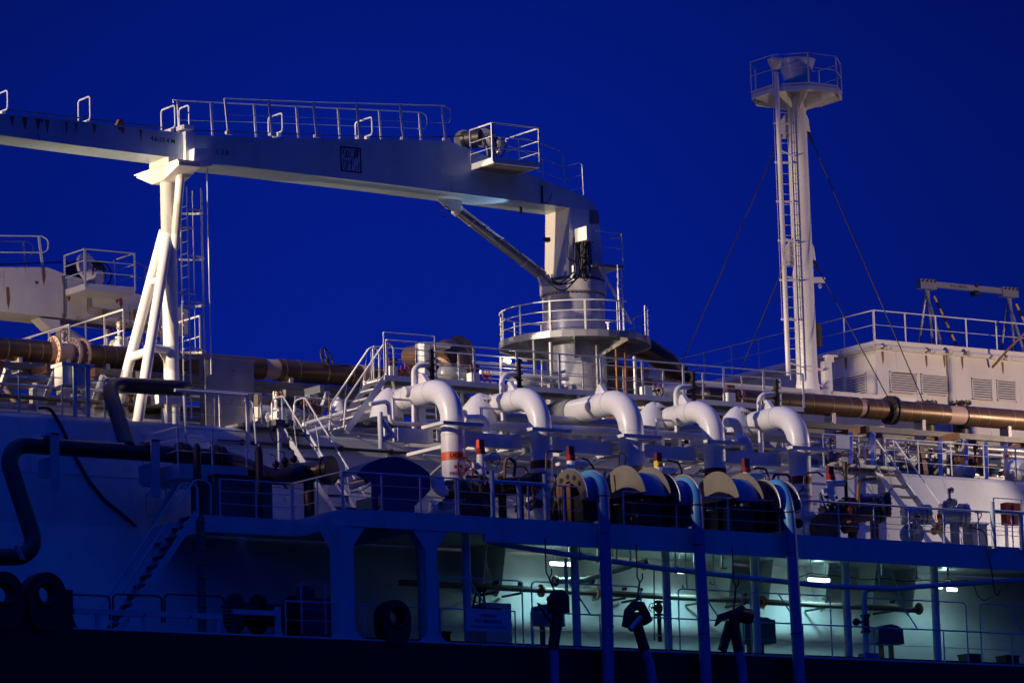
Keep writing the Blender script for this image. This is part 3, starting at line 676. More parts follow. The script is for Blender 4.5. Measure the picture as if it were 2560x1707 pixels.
# big blue-dark saddle on the left part of the platform
t=thing('barrel_cover','large dark blue rounded canvas cover at the left end of the platform','cover',at(980,1290,Y=1.6))
def archp(xs,Y_): return [at(x,y,Y=Y_) for x,y in xs]
near=[(892,1186),(905,1170),(925,1157),(950,1148),(975,1143),(1000,1145),(1025,1153),(1050,1166),(1068,1180),(1075,1190),(1076,1225),(1040,1262),(1000,1240),(1000,1285),(930,1285),(930,1205)]
MB().prism(archp(near,1.4),(0,.06,0)).build('end_panel',blue_d,t)
n2=archp(near[:11],1.46); g=MB(); g.add(n2+[p+V((0,1.1,0)) for p in n2],[(k,k+1,k+12,k+11) for k in range(10)],True); g.build('curved_top',blue_d,t)
MB().tube(archp(near[:10],1.42),.03,6).build('rim',blue_d,t)
g=MB(); p=at(890,1170,Y=2.0); q=at(925,1205,Y=1.5); g.cyl(at(878,1212,Y=2.2),at(916,1200,Y=1.6),.15,.11,seg=12)
one('hose_nozzle',g,grey,'short pale nozzle poking out left of the large dark blue saddle','nozzle')
g=MB(); c=at(1015,1240,Y=1.2); g.box(c.x-.9,c.x+.3,1.2,2.6,ZD,c.z); one('saddle_base_box',g,blue_d,'dark blue box base under the large saddle','box')
g=MB(); c=at(1090,1215,Y=1.0)
# screens on the set-back platform
a=at(536,1186,Y=3.6); b=at(682,1290,Y=3.6); t=thing('dark_screen','dark ribbed container behind the guard rail of the left platform','container',(a.x,3.6,ZD))
g=MB(); g.box(a.x,b.x,3.6,5.0,ZD,a.z-.05); g.build('body',greyd,t)
g=MB()
for k in range(12): x=a.x+.1+(b.x-a.x-.2)*k/11; g.box(x-.015,x+.015,3.58,3.6,ZD,a.z-.1)
g.build('rib',greyd,t)
MB().box(a.x-.05,b.x+.05,3.5,5.1,a.z-.05,a.z+.02).build('lid',deck_m,t)
# ================================================================ MANIFOLD PIPES
PX=[(1132,949,.37,'first',1050),(1353,969,.355,'second',1270),(1580,976,.40,'third',1460),(1787,1002,.355,'fourth',1700),(1999,1015,.37,'fifth',1900)]
YV=2.5; MAN=[]
for i,(px,top,R,nm,lx) in enumerate(PX):
    X=xat(px,YV,24.2); zt=at(px-20,top,Y=YV+.8).z-R
    t=thing('manifold_pipe','%s white loading pipe from the left, arching over and down to the platform'%nm,'pipe',(X,YV,ZD),'large white arched loading pipes'); MAN.append((t,X,zt,R))
    yb=[5.6,5.6,10.0,5.8,5.9][i]
    path=fil([(X,yb,zt-(.0)),(X,YV,zt),(X,YV,ZD+1.1),(X,YV-.9,ZD+.75) if i!=4 else (X+.9,YV-.5,ZD+.55)],.95,9)
    path=fil([(X,yb,zt),(X,YV,zt),(X,YV,ZD+.9)],1.05,12)
    MB().tube(path,R,24).build('pipe',pipe_w,t)
    g=MB()
    for y in(yb-.4,yb-.75,YV+1.12): g.tube([(X,y-.03,zt),(X,y+.03,zt)],R+.014,24)
    for z in(zt-1.05,zt-1.5): g.tube([(X,YV,z-.02),(X,YV,z+.02)],R+.012,24)
    g.build('weld_band',pipe_w,t)
    bandz=at(px,[1137,1158,1172,1177,1090+107][i],Y=YV-R).z
    MB().tube([(X,YV,bandz-.13),(X,YV,bandz+.13)],R+.006,24).build('colour_band',[orange,red,yellow,redd,red][i],t)
    # collar / flange and outboard reducer
    g=MB(); flange(g,(X,YV,ZD+1.0),(0,0,1),R+.1,.05,12); g.build('flange',pipe_w,t)
    g=MB(); pth=fil([(X,YV,ZD+.95),(X,YV,ZD+.45),(X,YV-1.0,ZD+.45)],.5,8)
    g.tube(pth,R*.86,20); g.build('lower_elbow',pipe_w,t)
    g=MB(); flange(g,(X,YV-1.05,ZD+.45),(0,1,0),R+.14,.06,14); flange(g,(X,YV-1.2,ZD+.45),(0,1,0),R+.14,.06,0); g.build('blind_flange',iron,t)
    if i in(0,1,4):
        for k,(s_,sz) in enumerate((('LIQUID',.17),('MAX',.15),('PRESSURE',.14),('10 BAR',.15))):
            text(s_,sz,(X,YV,bandz if k==0 else bandz-.14-.21*k),(1,0,0),(0,0,1),t,ink if k==0 else inkr,curve=((X,YV),R+.012,-1.72))
    # lug on top
    g=MB(); yl=YV+1.6; g.prism([(X-.02,yl+.32,zt+R-.03),(X-.02,yl-.28,zt+R-.03),(X-.02,yl+.0,zt+R+.3),(X-.02,yl+.12,zt+R+.3)],(.16,0,0)); g.build('lifting_lug',pipe_w,t)
# first pipe: lower elbow black cover facing viewer
t=thing('covered_flange','black bagged flange at the foot of the first white loading pipe','flange cover',(MAN[0][1],.9,ZD)); X=MAN[0][1]
g=MB(); c=at(1150,1222,Y=1.0); g.ball(c,.36,14,.9); g.cyl(c+V((-.3,.3,0)),c,.3,seg=14); g.build('cover',black,t)
g=MB(); g.tube(fil([c+V((-.62,.35,.35)),c+V((-.5,.3,-.05)),c+V((-.15,.1,0))],.3,5),.22,14); g.build('elbow',pipe_w,t)
g=MB(); wheel(g,at(1163,1173,Y=1.75),(0.35,-1,0.1),.38,.022,5); g.cyl(at(1163,1173,Y=1.75),at(1150,1173,Y=2.3),.025,seg=6); one('hand_wheel',g,red,'bright red hand wheel in front of the first white loading pipe','hand wheel')
# longitudinal support beam that holds the risers
t=thing('support_beam','long white box beam tying the loading pipes together','beam',at(975,1075,Y=2.9))
a=at(980,1086,Y=3.0); 
for i in range(5):
    x0=[at(988,1083,Y=3).x,MAN[0][1]+.6,MAN[1][1]+.6,MAN[2][1]+.6,MAN[3][1]+.6][i]; x1=MAN[i][1]-.5
    MB().box(x0,x1,2.85,3.15,a.z-.2,a.z+.22).build('beam_section',pipe_w,t)
for i in range(5):
    X=MAN[i][1]; g=MB(); z=a.z+.25; g.box(X-.75,X+.75,YV-.62,YV-.45,z,z+.1); g.box(X-.75,X+.75,YV+.45,YV+.62,z,z+.1); g.box(X-.75,X-.6,YV-.45,YV+.45,z,z+.1); g.box(X+.6,X+.75,YV-.45,YV+.45,z,z+.1); g.build('pipe_cradle',whiteR,t)
    g=MB()
    for s in((1,) if i==0 else (-1,1)): g.bar((X+s*.55,3.15,a.z-.1),(X+s*.55,5.9,a.z-.1),.06,.1)
    g.build('strut',pipe_w,t)
x=at(948,1040,Y=3).x; g=MB(); p0=at(950,1030,Y=3.0);p1=at(953,1122,Y=3.0); g.cyl(p1,p0,.09,seg=10); g.cyl(at(953,1100,Y=3),at(990,1085,Y=3),.085,seg=10); g.cyl(at(951,1045,Y=3),at(982,1088,Y=3),.085,seg=10); g.build('end_frame',pipe_w,t)
# long horizontal white pipes behind risers
def hpipe(label,pts,Y,r,m=pipe_w,seg=12,R=.3,group='white service pipes',cat='pipe',name='service_pipe'):
    P=[at(x,y,Y=(Y if len(q)==2 else q[2])) for q in pts for x,y in[(q[0],q[1])]]
    return one(name,MB().tube(fil(P,R,5) if len(P)>2 else P,r,seg),m,label,cat,group)
hpipe('white horizontal pipe behind the first two loading pipes, swelling at its left end',[(1010,978),(1038,975),(1052,985),(1052,1055),(1075,1058),(1540,1080)],4.4,.15,R=.35)
hpipe('white horizontal pipe between the third and fourth loading pipes',[(1545,1076),(1850,1100)],4.5,.13)
hpipe('thin white pipe bending down at the left and running under the thicker white pipe',[(925,1010),(962,1003),(972,1010),(975,1050),(985,1058),(1110,1064)],3.9,.07,R=.2)
hpipe('low grey beam-like pipe running behind all loading pipes',[(1100,1035),(2010,1095)],5.2,.20,grey)
hpipe('second low grey pipe crossing behind the loading pipes',[(1150,1095),(2010,1150)],5.4,.16,grey)
hpipe('white pipe with an elbow turning down behind the first red warning tag',[(1160,1046),(1205,1046),(1218,1058),(1219,1130)],3.4,.13,R=.25)
hpipe('small white pipe elbow right of the first loading pipe',[(1225,1080),(1243,1082),(1246,1110)],3.3,.06,R=.15)
hpipe('white elbow pipe between the fourth and fifth loading pipes, upper',[(1815,1056),(1835,1055),(1847,1070),(1848,1100)],3.6,.16,R=.35)
hpipe('white elbow pipe between the fourth and fifth loading pipes, lower',[(1838,1103),(1862,1098),(1872,1115),(1874,1165)],3.0,.16,R=.3)
for i,(x0,y0,x1,y1) in enumerate(((1028,912,1030,1075),(1247,935,1253,1052),(1683,966,1687,1085),(1891,985,1900,1200))):
    P=[at(x0+48,y0,Y=4.4),at(x0+6,y0+2,Y=4.4),at(x1+6,y1,Y=4.4)]
    t=thing('vent_pipe',['first','second','third','fourth'][i]+' white hooked vent pipe, bent over at the top towards a black valve','pipe',P[2],'hooked white vent pipes')
    MB().tube(fil(P,.3,6),.085,12).build('pipe',pipe_w,t)
    g=MB(); z=P[1].z-1.15; g.box(P[1].x-.9,P[1].x+.1,4.3,4.36,z,z+.06); g.bar((P[1].x-.85,4.33,z),(P[1].x-.85,4.33,z-.75),.07); g.build('bracket',pipe_w,t)
    g=MB(); c=P[0]; g.cyl(c+V((-.1,0,0)),c+V((.02,0,0)),.16,seg=12); g.bar(c+V((.05,0,-.5)),c+V((.03,0,.5)),.09,.11); 
    for k in range(5): g.bar(c+V((.05,-.08,-.4+.2*k)),c+V((.05,.08,-.37+.2*k)),.17,.05)
    g.build('black_valve',iron,t)
# hooded white relief valves (canvas hoods with toothed brims)
def hood(label,px,py,Y,s=1.0):
    c=at(px,py,Y=Y); t=thing('hooded_vent',label,'vent',(c.x,Y,c.z-.8*s),'white hooded vents')
    g=MB(); g.tube([c+V((-.1,0,-.9*s)),c+V((-.05,0,-.25*s)),c+V((0,0,.1*s)),c+V((0,0,.22*s))],[.62*s,.5*s,.26*s,.06*s],16); g.build('hood',pipe_w,t)
    g=MB(); n=14
    for k in range(n):
        a=math.pi*(-.95+1.1*k/n); p=c+V((.2+.3*math.cos(a),-.15+.3*math.sin(a),-.06))*1; p=V((c.x+.12+.36*math.cos(a)*s,Y-.1+.36*math.sin(a)*s,c.z-.02)); g.prism([p+V((-.035,0,.02)),p+V((.035,0,.02)),p+V((0,0,-.07))],(0,.02,0))
    g.tube([c+V((.12,-.1,.18*s)),c+V((.12,-.1,-.02))],[.05,.38*s],16)
    g.build('toothed_brim',pipe_w,t)
    MB().cyl(c+V((.12,-.12,-.35*s)),c+V((.12,-.12,-.05)),.10*s,.22*s,seg=12).build('brim_throat',iron,t); return t
hood('white hooded vent with a toothed brim left of the first loading pipe',972,985,5.6,.9)
hood('white hooded vent with a toothed brim between the first and second loading pipes',1200,1002,5.2,1.1)
hood('white hooded vent half hidden between the third and fourth loading pipes',1632,1018,5.2,.8)
hood('white hooded vent with a toothed brim left of the fifth loading pipe',1842,1030,5.2,.85)
# dark valves & red tags along manifold front
def tagbox(label,px,py,Y,m1,m2):
    c=at(px,py,Y=Y); t=thing('valve_actuator',label,'valve',(c.x,Y,ZD),'valve actuators with coloured caps')
    MB().box(c.x-.10,c.x+.10,Y-.08,Y+.08,c.z,c.z+.26).build('upper_cap',m1,t)
    g=MB(); g.cyl((c.x-.08,Y,c.z-.12),(c.x+.1,Y,c.z-.12),.13,seg=10); g.box(c.x-.1,c.x+.1,Y-.1,Y+.1,c.z-.2,c.z); g.build('lower_cap',m2,t)
    g=MB(); g.cyl((c.x,Y,c.z-.62),(c.x,Y,c.z-.2),.13,seg=12); g.cyl((c.x-.3,Y,c.z-.55),(c.x+.1,Y,c.z-.5),.085,seg=10); g.cyl((c.x+.15,Y,c.z-.3),(c.x+.55,Y-.05,c.z-.28),.10,seg=12); g.cyl((c.x+.55,Y-.05,c.z-.28),(c.x+.66,Y-.06,c.z-.27),.05,seg=8); g.ball((c.x,Y,c.z-.75),.17,10); g.build('actuator_body',pipe_w,t)
    g=MB(); g.cyl((c.x,Y,ZD),(c.x,Y,c.z-.8),.10,seg=10); g.cyl((c.x-.25,Y,c.z-.75),(c.x+.25,Y,c.z-.75),.05,seg=8); flange(g,(c.x,Y,c.z-1.0),(0,0,1),.17,.03); g.build('valve_stem',iron,t)
tagbox('valve actuator with an orange-lit cap right of the first loading pipe',1201,1120,1.8,orange,red)
tagbox('valve actuator with a dark red cap right of the second loading pipe',1426,1136,1.8,redd,red)
tagbox('valve actuator with a yellow lower cap right of the third loading pipe',1645,1152,1.8,redd,yellow)
tagbox('valve actuator with dark red and red caps right of the fourth loading pipe',1864,1166,1.8,redd,red)
tagbox('valve actuator with a dark red cap right of the fifth loading pipe',2075,1185,1.8,redd,red)
def hydr(label,pts,Y=1.6,r=.035,m=iron):
    return one('hydraulic_line',MB().tube(fil([at(x,y,Y=Y) for x,y in pts],.18,4),r,6),m,label,'pipe','small pipes around the manifold')
hydr('rusty bent pipe with a drop, right of the first actuator',[(1262,1195),(1262,1160),(1268,1142),(1290,1155),(1285,1190)],1.5,.05,rustm)
hydr('dark bent pipe left of the second actuator',[(1365,1175),(1366,1130),(1373,1127),(1405,1128)],1.5)
hydr('dark bent pipe behind the middle saddle',[(1480,1210),(1485,1170),(1470,1150),(1455,1145)],1.8)
hydr('dark looped pipes right of the third actuator',[(1668,1150),(1695,1155),(1705,1175),(1702,1200)],1.8)
hydr('black pipe bridge right of the fourth actuator',[(1885,1172),(1890,1169),(1915,1172),(1922,1190),(1920,1215)],1.6,.04)
hydr('yellowish bent pipe left of the fifth loading pipe',[(1930,1215),(1935,1185),(1975,1185),(1978,1225),(1990,1232)],1.7,.05,rustm)
hydr('black hose line crossing the foot of the fifth loading pipe',[(1990,1236),(2008,1222),(2012,1182),(2045,1180),(2058,1190)],1.5,.035)
hydr('rusty pipe with a chain left of the lit stairway',[(2144,1270),(2147,1205),(2158,1198),(2190,1195)],1.5,.06,rustm)
hydr('dark pipe with loops beside the first actuator',[(1240,1170),(1255,1140),(1230,1130),(1222,1145)],1.6,.02)
hydr('thin dark line behind the round-post barrier',[(1290,1215),(1300,1195),(1320,1185),(1362,1180)],1.2,.025)
hydr('thin hanging cable loop behind the platform rail at the left',[(880,1230),(905,1225),(930,1210)],1.0,.018)
# brown manifold branches / strainers low on the platform
def branch(label,x,y,Y,L,R,m=brown,d=(1,0,0),end=iron):
    c=at(x,y,Y=Y); d=V(d).normalized(); t=thing('manifold_branch',label,'pipe',c-V((0,0,R)),'flanged branches on the manifold platform')
    MB().cyl(c-d*L/2,c+d*L/2,R*.72,seg=18).build('pipe',m,t)
    g=MB(); flange(g,c+d*L/2,d,R,.07,12); flange(g,c+d*(L/2-.17),d,R,.05,0); g.build('end_flange',end,t)
    g=MB(); flange(g,c-d*L/2,d,R,.05,12); g.build('flange',m,t)
    g=MB(); g.cyl((c.x,c.y,ZD),(c.x,c.y,c.z),R*.4,seg=10); g.build('foot',m,t); return t
branch('brown flanged branch with a dark blind end beside the left stairs',772,1180,3.3,1.5,.44,brown,(.45,-.89,0))
branch('brown branch pipe behind the round-post barrier',1255,1222,2.4,1.9,.34,brown,(.9,-.4,.1))
branch('brown branch pipe with a lit flange, left of the first hose chute',1300,1205,1.9,1.2,.26,brown,(1,-.2,.1))
branch('large brown valve branch in front of the lit stairway foot',2130,1285,2.0,1.9,.44,brown,(.9,-.35,0.15))
branch('short brown branch with a domed end right of the rusty pipe',2185,1262,2.2,.9,.42,brown,(.8,-.5,0))
branch('round white-grey strainer at the far right of the platform',2290,1286,2.6,.8,.34,grey,(.9,-.4,0),grey)
branch('grey flanged strainer with a bolted cover at the far right',2385,1288,2.6,.8,.40,grey,(.9,-.4,0),grey)
branch('white drum-shaped reducer at the foot of the fifth loading pipe',2040,1310,2.4,1.3,.45,pipe_w,(.8,-.55,0),iron)
branch('white pipe end between the first two pipes, low on the platform',1145,1278,2.2,1.6,.36,pipe_w,(.9,-.35,0),brown)
branch('white pipe end under the second loading pipe',1395,1235,2.6,1.8,.36,pipe_w,(.95,-.3,.1),iron)
gate_valve('small dark hand-wheel valve right of the first barrier post',at(1335,1262,Y=1.2),.8,wr=.16,group='hand-wheel valves')
gate_valve('dark hand-wheel valve left of the fifth pipe foot',at(1986,1310,Y=1.0),.8,wr=.2)
gate_valve('large dark red hand-wheel valve right of the fifth loading pipe',at(2117,1262,Y=1.7),1.1,wr=.42,up=1.9)
gate_valve('brass-topped valve below the brown branch at the right',at(2125,1318,Y=1.4),.9,bm=rustm,wr=.15)
gate_valve('cluster valve with small wheel under the grey strainer',at(2290,1325,Y=1.4),.7,bm=grey,wr=.14)
gate_valve('brassy cluster valve right of the grey strainer',at(2345,1325,Y=1.4),.7,bm=brass,wr=.14)
gate_valve('grey valve on top of the far right strainer',at(2375,1258,Y=2.4),.7,bm=grey,wr=.12)
gate_valve('small white valve beside the covered flange',at(1115,1262,Y=1.3),.8,bm=grey,wr=.15)
gate_valve('dark cluster valve left of the round-post barrier',at(1205,1262,Y=1.3),.8,bm=rustm,wr=.15)
# cabinet with maker plate under the left chute
a=at(1404,1212,Y=1.0);b=at(1436,1290,Y=1.0); t=thing('perforated_column','rusty perforated steel column with a white maker plate under the left chute','column',(a.x,1,ZD))
MB().box(a.x,b.x,1,1.3,ZD,a.z).build('column',rustm,t); a2=at(1409,1213,Y=.98); b2=at(1431,1230,Y=.98); MB().box(a2.x,b2.x,.97,.985,b2.z,a2.z).build('plate',pipe_w,t)
text('MannTek',.085,((a2.x+b2.x)/2,.965,(a2.z+b2.z)/2+.02),(1,0,0),(0,0,1),t,inkr)
g=MB()
for k in range(9):
    for x_ in(a.x+.04,b.x-.04): g.cyl((x_,.99,ZD+.1+.1*k),(x_,1.0,ZD+.1+.1*k),.014,seg=6)
g.build('perforation',ink,t)
# far right: red hose box, white housing
g=MB(); a=at(2515,1255,Y=2.5);b=at(2556,1312,Y=2.5); t=thing('fire_hose_box','red fire hose box behind the rail at the right edge','hose box',(a.x,2.5,ZD)); MB().box(a.x,b.x,2.5,2.8,b.z,a.z).build('box',red,t); MB().box(a.x+.05,a.x+.12,2.6,2.7,ZD,b.z).build('leg',white,t); MB().box((a.x+b.x)/2-.02,(a.x+b.x)/2+.02,2.48,2.5,b.z+.05,a.z-.05).build('door_seam',redd,t)
a=at(2430,1310,Y=2.2);b=at(2470,1362,Y=2.2); t=thing('control_cabinet','grey control cabinet low behind the rail at the right','cabinet',(a.x,2.2,ZD)); MB().box(a.x,b.x,2.2,2.7,ZD,a.z).build('body',grey,t); MB().box(a.x-.04,b.x+.04,2.15,2.75,a.z,a.z+.05).build('lid',galv,t)
rail('small lit rail on the platform at the right edge, before the red box',[(xat(2490,1.8,ZD),1.8,ZD),(xat(2560,1.8,ZD),1.8,ZD)],1.9,(.5,),1.5,.022)
# pale drum cover low at right trunk foot
t=one('pale_dome',MB().ball(at(2280,1335,Y=3.0),.42,16,.9),blue_p,'pale rounded cover low on the platform under the stairway','cover')
# ================================================================ CATWALK behind the arches
YC=6.3
zc=at(1440,975,Y=YC).z
t=thing('catwalk','raised catwalk with open rails above the white loading pipes','walkway',(xat(955,YC,zc),YC,zc-1.8))
x0,x1=xat(962,YC,zc),xat(2010,YC,zc)
MB().box(x0,x1,YC,YC+.08,zc-.14,zc+.02).build('edge_channel',white,t); MB().box(x0,x1,YC+1.2,YC+1.28,zc-.14,zc+.02).build('edge_channel',white,t)
MB().box(x0,x1,YC+.08,YC+1.2,zc-.06,zc-.02).build('grating',greyd,t)
for px in(985,1120,1255,1450,1640,1755,1900,1990):
    X=xat(px,YC,zc); g=MB(); g.bar((X,YC+.1,zc-.1),(X+.9,YC+1.1,zc-1.3),.09); g.bar((X+.4,YC+1.2,zc-.1),(X+.4,YC+1.2,ZT),.12); g.build('support_strut',white,t)
zz=zc
rail('front guard rail of the catwalk over the loading pipes',[(x0+.1,YC,zz),(x1,YC,zz)],1.15,(.4,),1.65,.026,mid_r=.016,pm=white,pw=.085)
rail('rear guard rail of the catwalk over the loading pipes',[(x0+.4,YC+1.24,zz),(x1,YC+1.24,zz)],1.15,(.35,.68),1.7,.022,mid_r=.014,pm=white,pw=.06)
# raised rail piece near the left end
rail('taller guard rail section at the left end of the catwalk',[(xat(962,YC-.1,zz),YC-.1,zz+.05),(xat(1090,YC-.1,zz),YC-.1,zz+.05)],1.32,(.5,),1.9,.022,pm=white)
for i,(px,lab) in enumerate(((1005,'first'),(1210,'second'),(1642,'third'),(1850,'fourth'))):
    X=xat(px-25,YC+.3,zc+.3); t=thing('wheel_valve','%s white valve box with a red hand wheel on the catwalk'%lab,'valve',(X,YC+.3,zc),'valve boxes with hand wheels on the catwalk')
    MB().box(X-.15,X+.15,YC+.2,YC+.5,zc,zc+.36).build('valve_box',white,t); MB().box(X-.16,X+.16,YC+.22,YC+.3,zc+.40,zc+.62).build('red_plate',redd,t)
    g=MB(); c=V((X+.5,YC+.3,zc+.28)); wheel(g,c,(.45,-1,.1),.26,.02,5); g.cyl(c,(X+.15,YC+.35,zc+.2),.03,seg=6); g.build('hand_wheel',red if i<2 else redd,t)
# ================================================================ STAIRS on trunk
p1=at(966,945,Y=YC+.1); bt=at(862,1092,Y=YC+.1)
stairs('stairway from the trunk top up to the left end of the catwalk',(p1.x,YC+.1,zc),(p1.x-1.55,YC+.1,ZT-.1),(0,.85,0),6,1.05,white,rail_w,whiteR,ext=.3)
def trunk_stairs(label,pxtop,dx,zb):
    X=xat(pxtop,YT-.1,ZT); return stairs(label,(X,YT-.25,ZT),(X+.35,YT-.25-dx,zb),(.82,0,0),8,1.05,white,rail_w,iron,ext=.5)
trunk_stairs('white stairway down the sloping side at the left, over the brown flanges',700,2.9,ZD+.1)
trunk_stairs('white stairway down the brightly lit sloping side at the right',2184,2.9,ZD+.1)
t=thing('stair_landing','small platform at the head of the right-hand trunk stairway','platform',(xat(2150,YT,ZT),YT,ZT)); X=xat(2150,YT-.1,ZT)
MB().box(X-1.1,X+1.5,YT-.35,YT+.7,ZT+.03,ZT+.13).build('floor',galv,t)
t=thing('stair_landing','small platform at the head of the left-hand trunk stairway','platform',(xat(665,YT,ZT),YT,ZT)); X=xat(665,YT-.1,ZT)
MB().box(X-1.0,X+1.5,YT-.35,YT+.7,ZT+.03,ZT+.13).build('floor',galv,t)
# rails on trunk edge
zr=ZT+.05
rail('dark thin guard rail on the trunk edge at the far left',[(xat(-60,YT+.2,zr),YT+.2,zr),(xat(262,YT+.2,zr),YT+.2,zr)],1.15,(.25,.6),1.6,.02,m=beam_w)
rail('guard rail on the trunk edge in front of the grey cabinet',[(xat(420,YT+.2,zr),YT+.2,zr),(xat(655,YT+.2,zr),YT+.2,zr)],1.1,(.3,.65),1.5,.02)
rail('guard rail on the trunk edge between the two left stairways',[(xat(740,YT+.2,zr),YT+.2,zr),(xat(860,YT+.2,zr),YT+.2,zr)],1.1,(.5,),1.4,.02)
rail('guard rail on the trunk edge left of the lit right-hand stairway',[(xat(2060,YT+.2,zr),YT+.2,zr),(xat(2150,YT+.2,zr),YT+.2,zr)],1.15,(.5,),1.5,.022)
rail('long guard rail on the trunk edge right of the lit stairway',[(xat(2215,YT+.2,zr),YT+.2,zr),(xat(2700,YT+.2,zr),YT+.2,zr)],1.15,(.33,.66),1.55,.024)
# small square platform with rail in the left centre (400-560,1050-1170)
X0,X1=xat(435,4.2,23),xat(607,4.2,23); Yp=3.9; p=at(500,1160,Y=Yp); zp=p.z
t=thing('valve_platform','small lit box platform standing out from the trunk slope at the left','platform',(X0,Yp,zp-1))
MB().box(X0,X1,Yp,6.1,zp-.45,zp).build('floor_box',trunk_w,t); MB().bar((X0+.2,5.8,zp-1.6),(X0+.2,Yp+.3,zp-.4),.12).build('strut',trunk_w,t)
rail('guard rail of the small box platform on the trunk slope',[(X0,6.0,zp),(X0,Yp+.05,zp),(X1,Yp+.05,zp)],1.1,(.35,.68),1.5,.022)
for i,(px,y0,y1,lab) in enumerate(((492,1108,1225,'tall black fender post in front of the small box platform'),(647,1116,1225,'tall black fender post right of the small box platform'))):
    a=at(px,y0,Y=3.2); t=thing('black_cylinder',lab,'cylinder',(a.x,3.2,ZD),'black gas cylinders'); X=a.x
    g=MB(); g.tube([(X,3.2,ZD),(X,3.2,a.z-.18),(X,3.2,a.z-.06),(X,3.2,a.z)],[.125,.125,.09,.04],14); g.build('body',black,t); MB().cyl((X,3.2,a.z),(X,3.2,a.z+.1),.03,seg=6).build('valve',galv,t)
    t['label']=['tall black gas cylinder in front of the small box platform','tall black gas cylinder beside the foot of the rusty post'][i]
p=at(610,1000,Y=6.4); q=at(615,1125,Y=6.0); t=thing('rusty_post','white post with rust streaks and a T head on the trunk slope','post',(p.x,6.2,q.z))
MB().bar((p.x,6.2,q.z),(p.x,6.2,p.z+.1),.10,.08).build('post',whiteR,t); MB().cyl((xat(437,6.2,p.z+.1),6.2,p.z+.12),(p.x,6.2,p.z+.12),.05,seg=8).build('cross_pipe',rail_w,t); MB().cyl((xat(468,6.2,p.z-1),6.2,p.z-2.2),(xat(460,6.2,p.z),6.2,p.z+.1),.05,seg=8).build('post',whiteR,t)
p=at(632,1010,Y=6.4); q=at(640,1110,Y=5.4); one('drain_pipe',MB().tube(fil([p+V((-.3,0,.1)),p+V((0,0,.08)),q],.12,3),.03,6),rail_w,'thin bent pipe beside the rusty post','pipe')
# hose reel frame at foot of left stairs
p=at(703,1060,Y=6.4); q=at(700,1155,Y=6.0); t=thing('lamp_stand','stand with cable loops beside the left trunk stairway','stand',(q.x,6,q.z)); MB().bar(q,(q.x,6,p.z+.1),.1).build('post',white,t)
g=MB(); g.torus(at(690,1085,Y=5.9),(.3,-1,0),.25,.018,18,5); g.torus(at(722,1095,Y=5.9),(.8,-.5,0),.22,.02,18,5); g.torus(at(725,1080,Y=5.9),(.9,-.3,.2),.28,.016,18,5); g.build('cable_loop',black,t)
g=MB(); a=at(688,1058,Y=6); g.box(a.x-.1,a.x+.55,5.8,6.3,a.z-.08,a.z+.1); g.ball((a.x+.35,5.9,a.z+.02),.16,8); g.build('lamp_head',greyd,t)
g=MB()
for x,y in((690,1160),(712,1152),(735,1147)): c=at(x,y,Y=3.6); g.ball(c,.12,8); g.torus(c,(.6,-.6,0),.12,.03,10,4); g.tube([c,c+V((0,0,.25)),c+V((-.2,0,.3))],.02,5)
one('valve_cluster',g,brown_shade,'row of small rusty valves above the brown flanged branch','valve')
# brown pipes at left (in front of the trunk slope)
bp=thing('brown_pipe_run','thick shaded brown pipe loop climbing the trunk slope at the left','pipe',at(300,1100,Y=5))
Yu=7.5
P=[at(478,978,Y=Yu+.3),at(452,974,Y=Yu),at(275,962,Y=Yu),at(262,985,Y=Yu-.3),at(322,1112,Y=5.0)]
P=[at(466,972,Y=8.3),at(462,971,Y=7.4),at(268,960,Y=7.3),at(320,1120,Y=4.9)]
MB().tube(fil(P,.8,12),.245,20).build('upper_loop',brown_shade,bp)
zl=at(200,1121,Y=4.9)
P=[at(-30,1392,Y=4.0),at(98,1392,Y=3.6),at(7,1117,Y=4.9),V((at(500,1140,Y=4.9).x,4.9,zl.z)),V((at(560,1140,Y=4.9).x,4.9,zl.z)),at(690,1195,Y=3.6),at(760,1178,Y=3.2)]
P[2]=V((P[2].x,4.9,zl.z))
MB().tube(fil(P,.75,8),.255,20).build('main_run',brown_shade,bp)
for px in(135,386):
    X=xat(px,4.6,zl.z); g=MB(); g.box(X-.14,X+.14,4.52,4.60,zl.z-1.4,zl.z+.36); g.box(X-.16,X+.16,4.52,5.6,zl.z+.30,zl.z+.36); g.box(X-.1,X+.1,4.6,5.4,zl.z-.9,zl.z-.34); g.build('pipe_support',trunk_w,bp)
g=MB(); p=at(42,1370,Y=3.5); g.bar(at(40,1362,Y=3.3),at(58,1398,Y=3.3),.2,.05); g.build('pipe_support',trunk_w,bp)
for px in(452,540):
    g=MB(); X=xat(px,4.9,zl.z); 
    for d in(-.1,.0,.12,.2): flange(g,(X+d,4.9,zl.z),(1,0,0),.36,.025,0)
    flange(g,(X,4.9,zl.z),(1,0,0),.40,.03,14,.025); g.build('flange_pair',brown_shade,bp)
# dark cable down the slope
def onslope(z): 
    for a,b in zip(prof,prof[1:]):
        if a[1]<=z<=b[1]: return a[0]+(b[0]-a[0])*(z-a[1])/(b[1]-a[1])
    return YT
pts=[]
for x,y in((98,1020),(124,1018),(150,1058),(190,1145),(225,1205),(262,1250),(300,1280),(340,1315)):
    Y_=5.5
    for _ in range(8): z=at(x,y,Y=Y_).z; Y_=onslope(min(z,ZT))-.06
    pts.append(at(x,y,Y=Y_))
one('slope_cable',MB().tube(fil(pts,.5,3),.055,6),brown_shade,'dark cable running diagonally down the left trunk slope','cable')
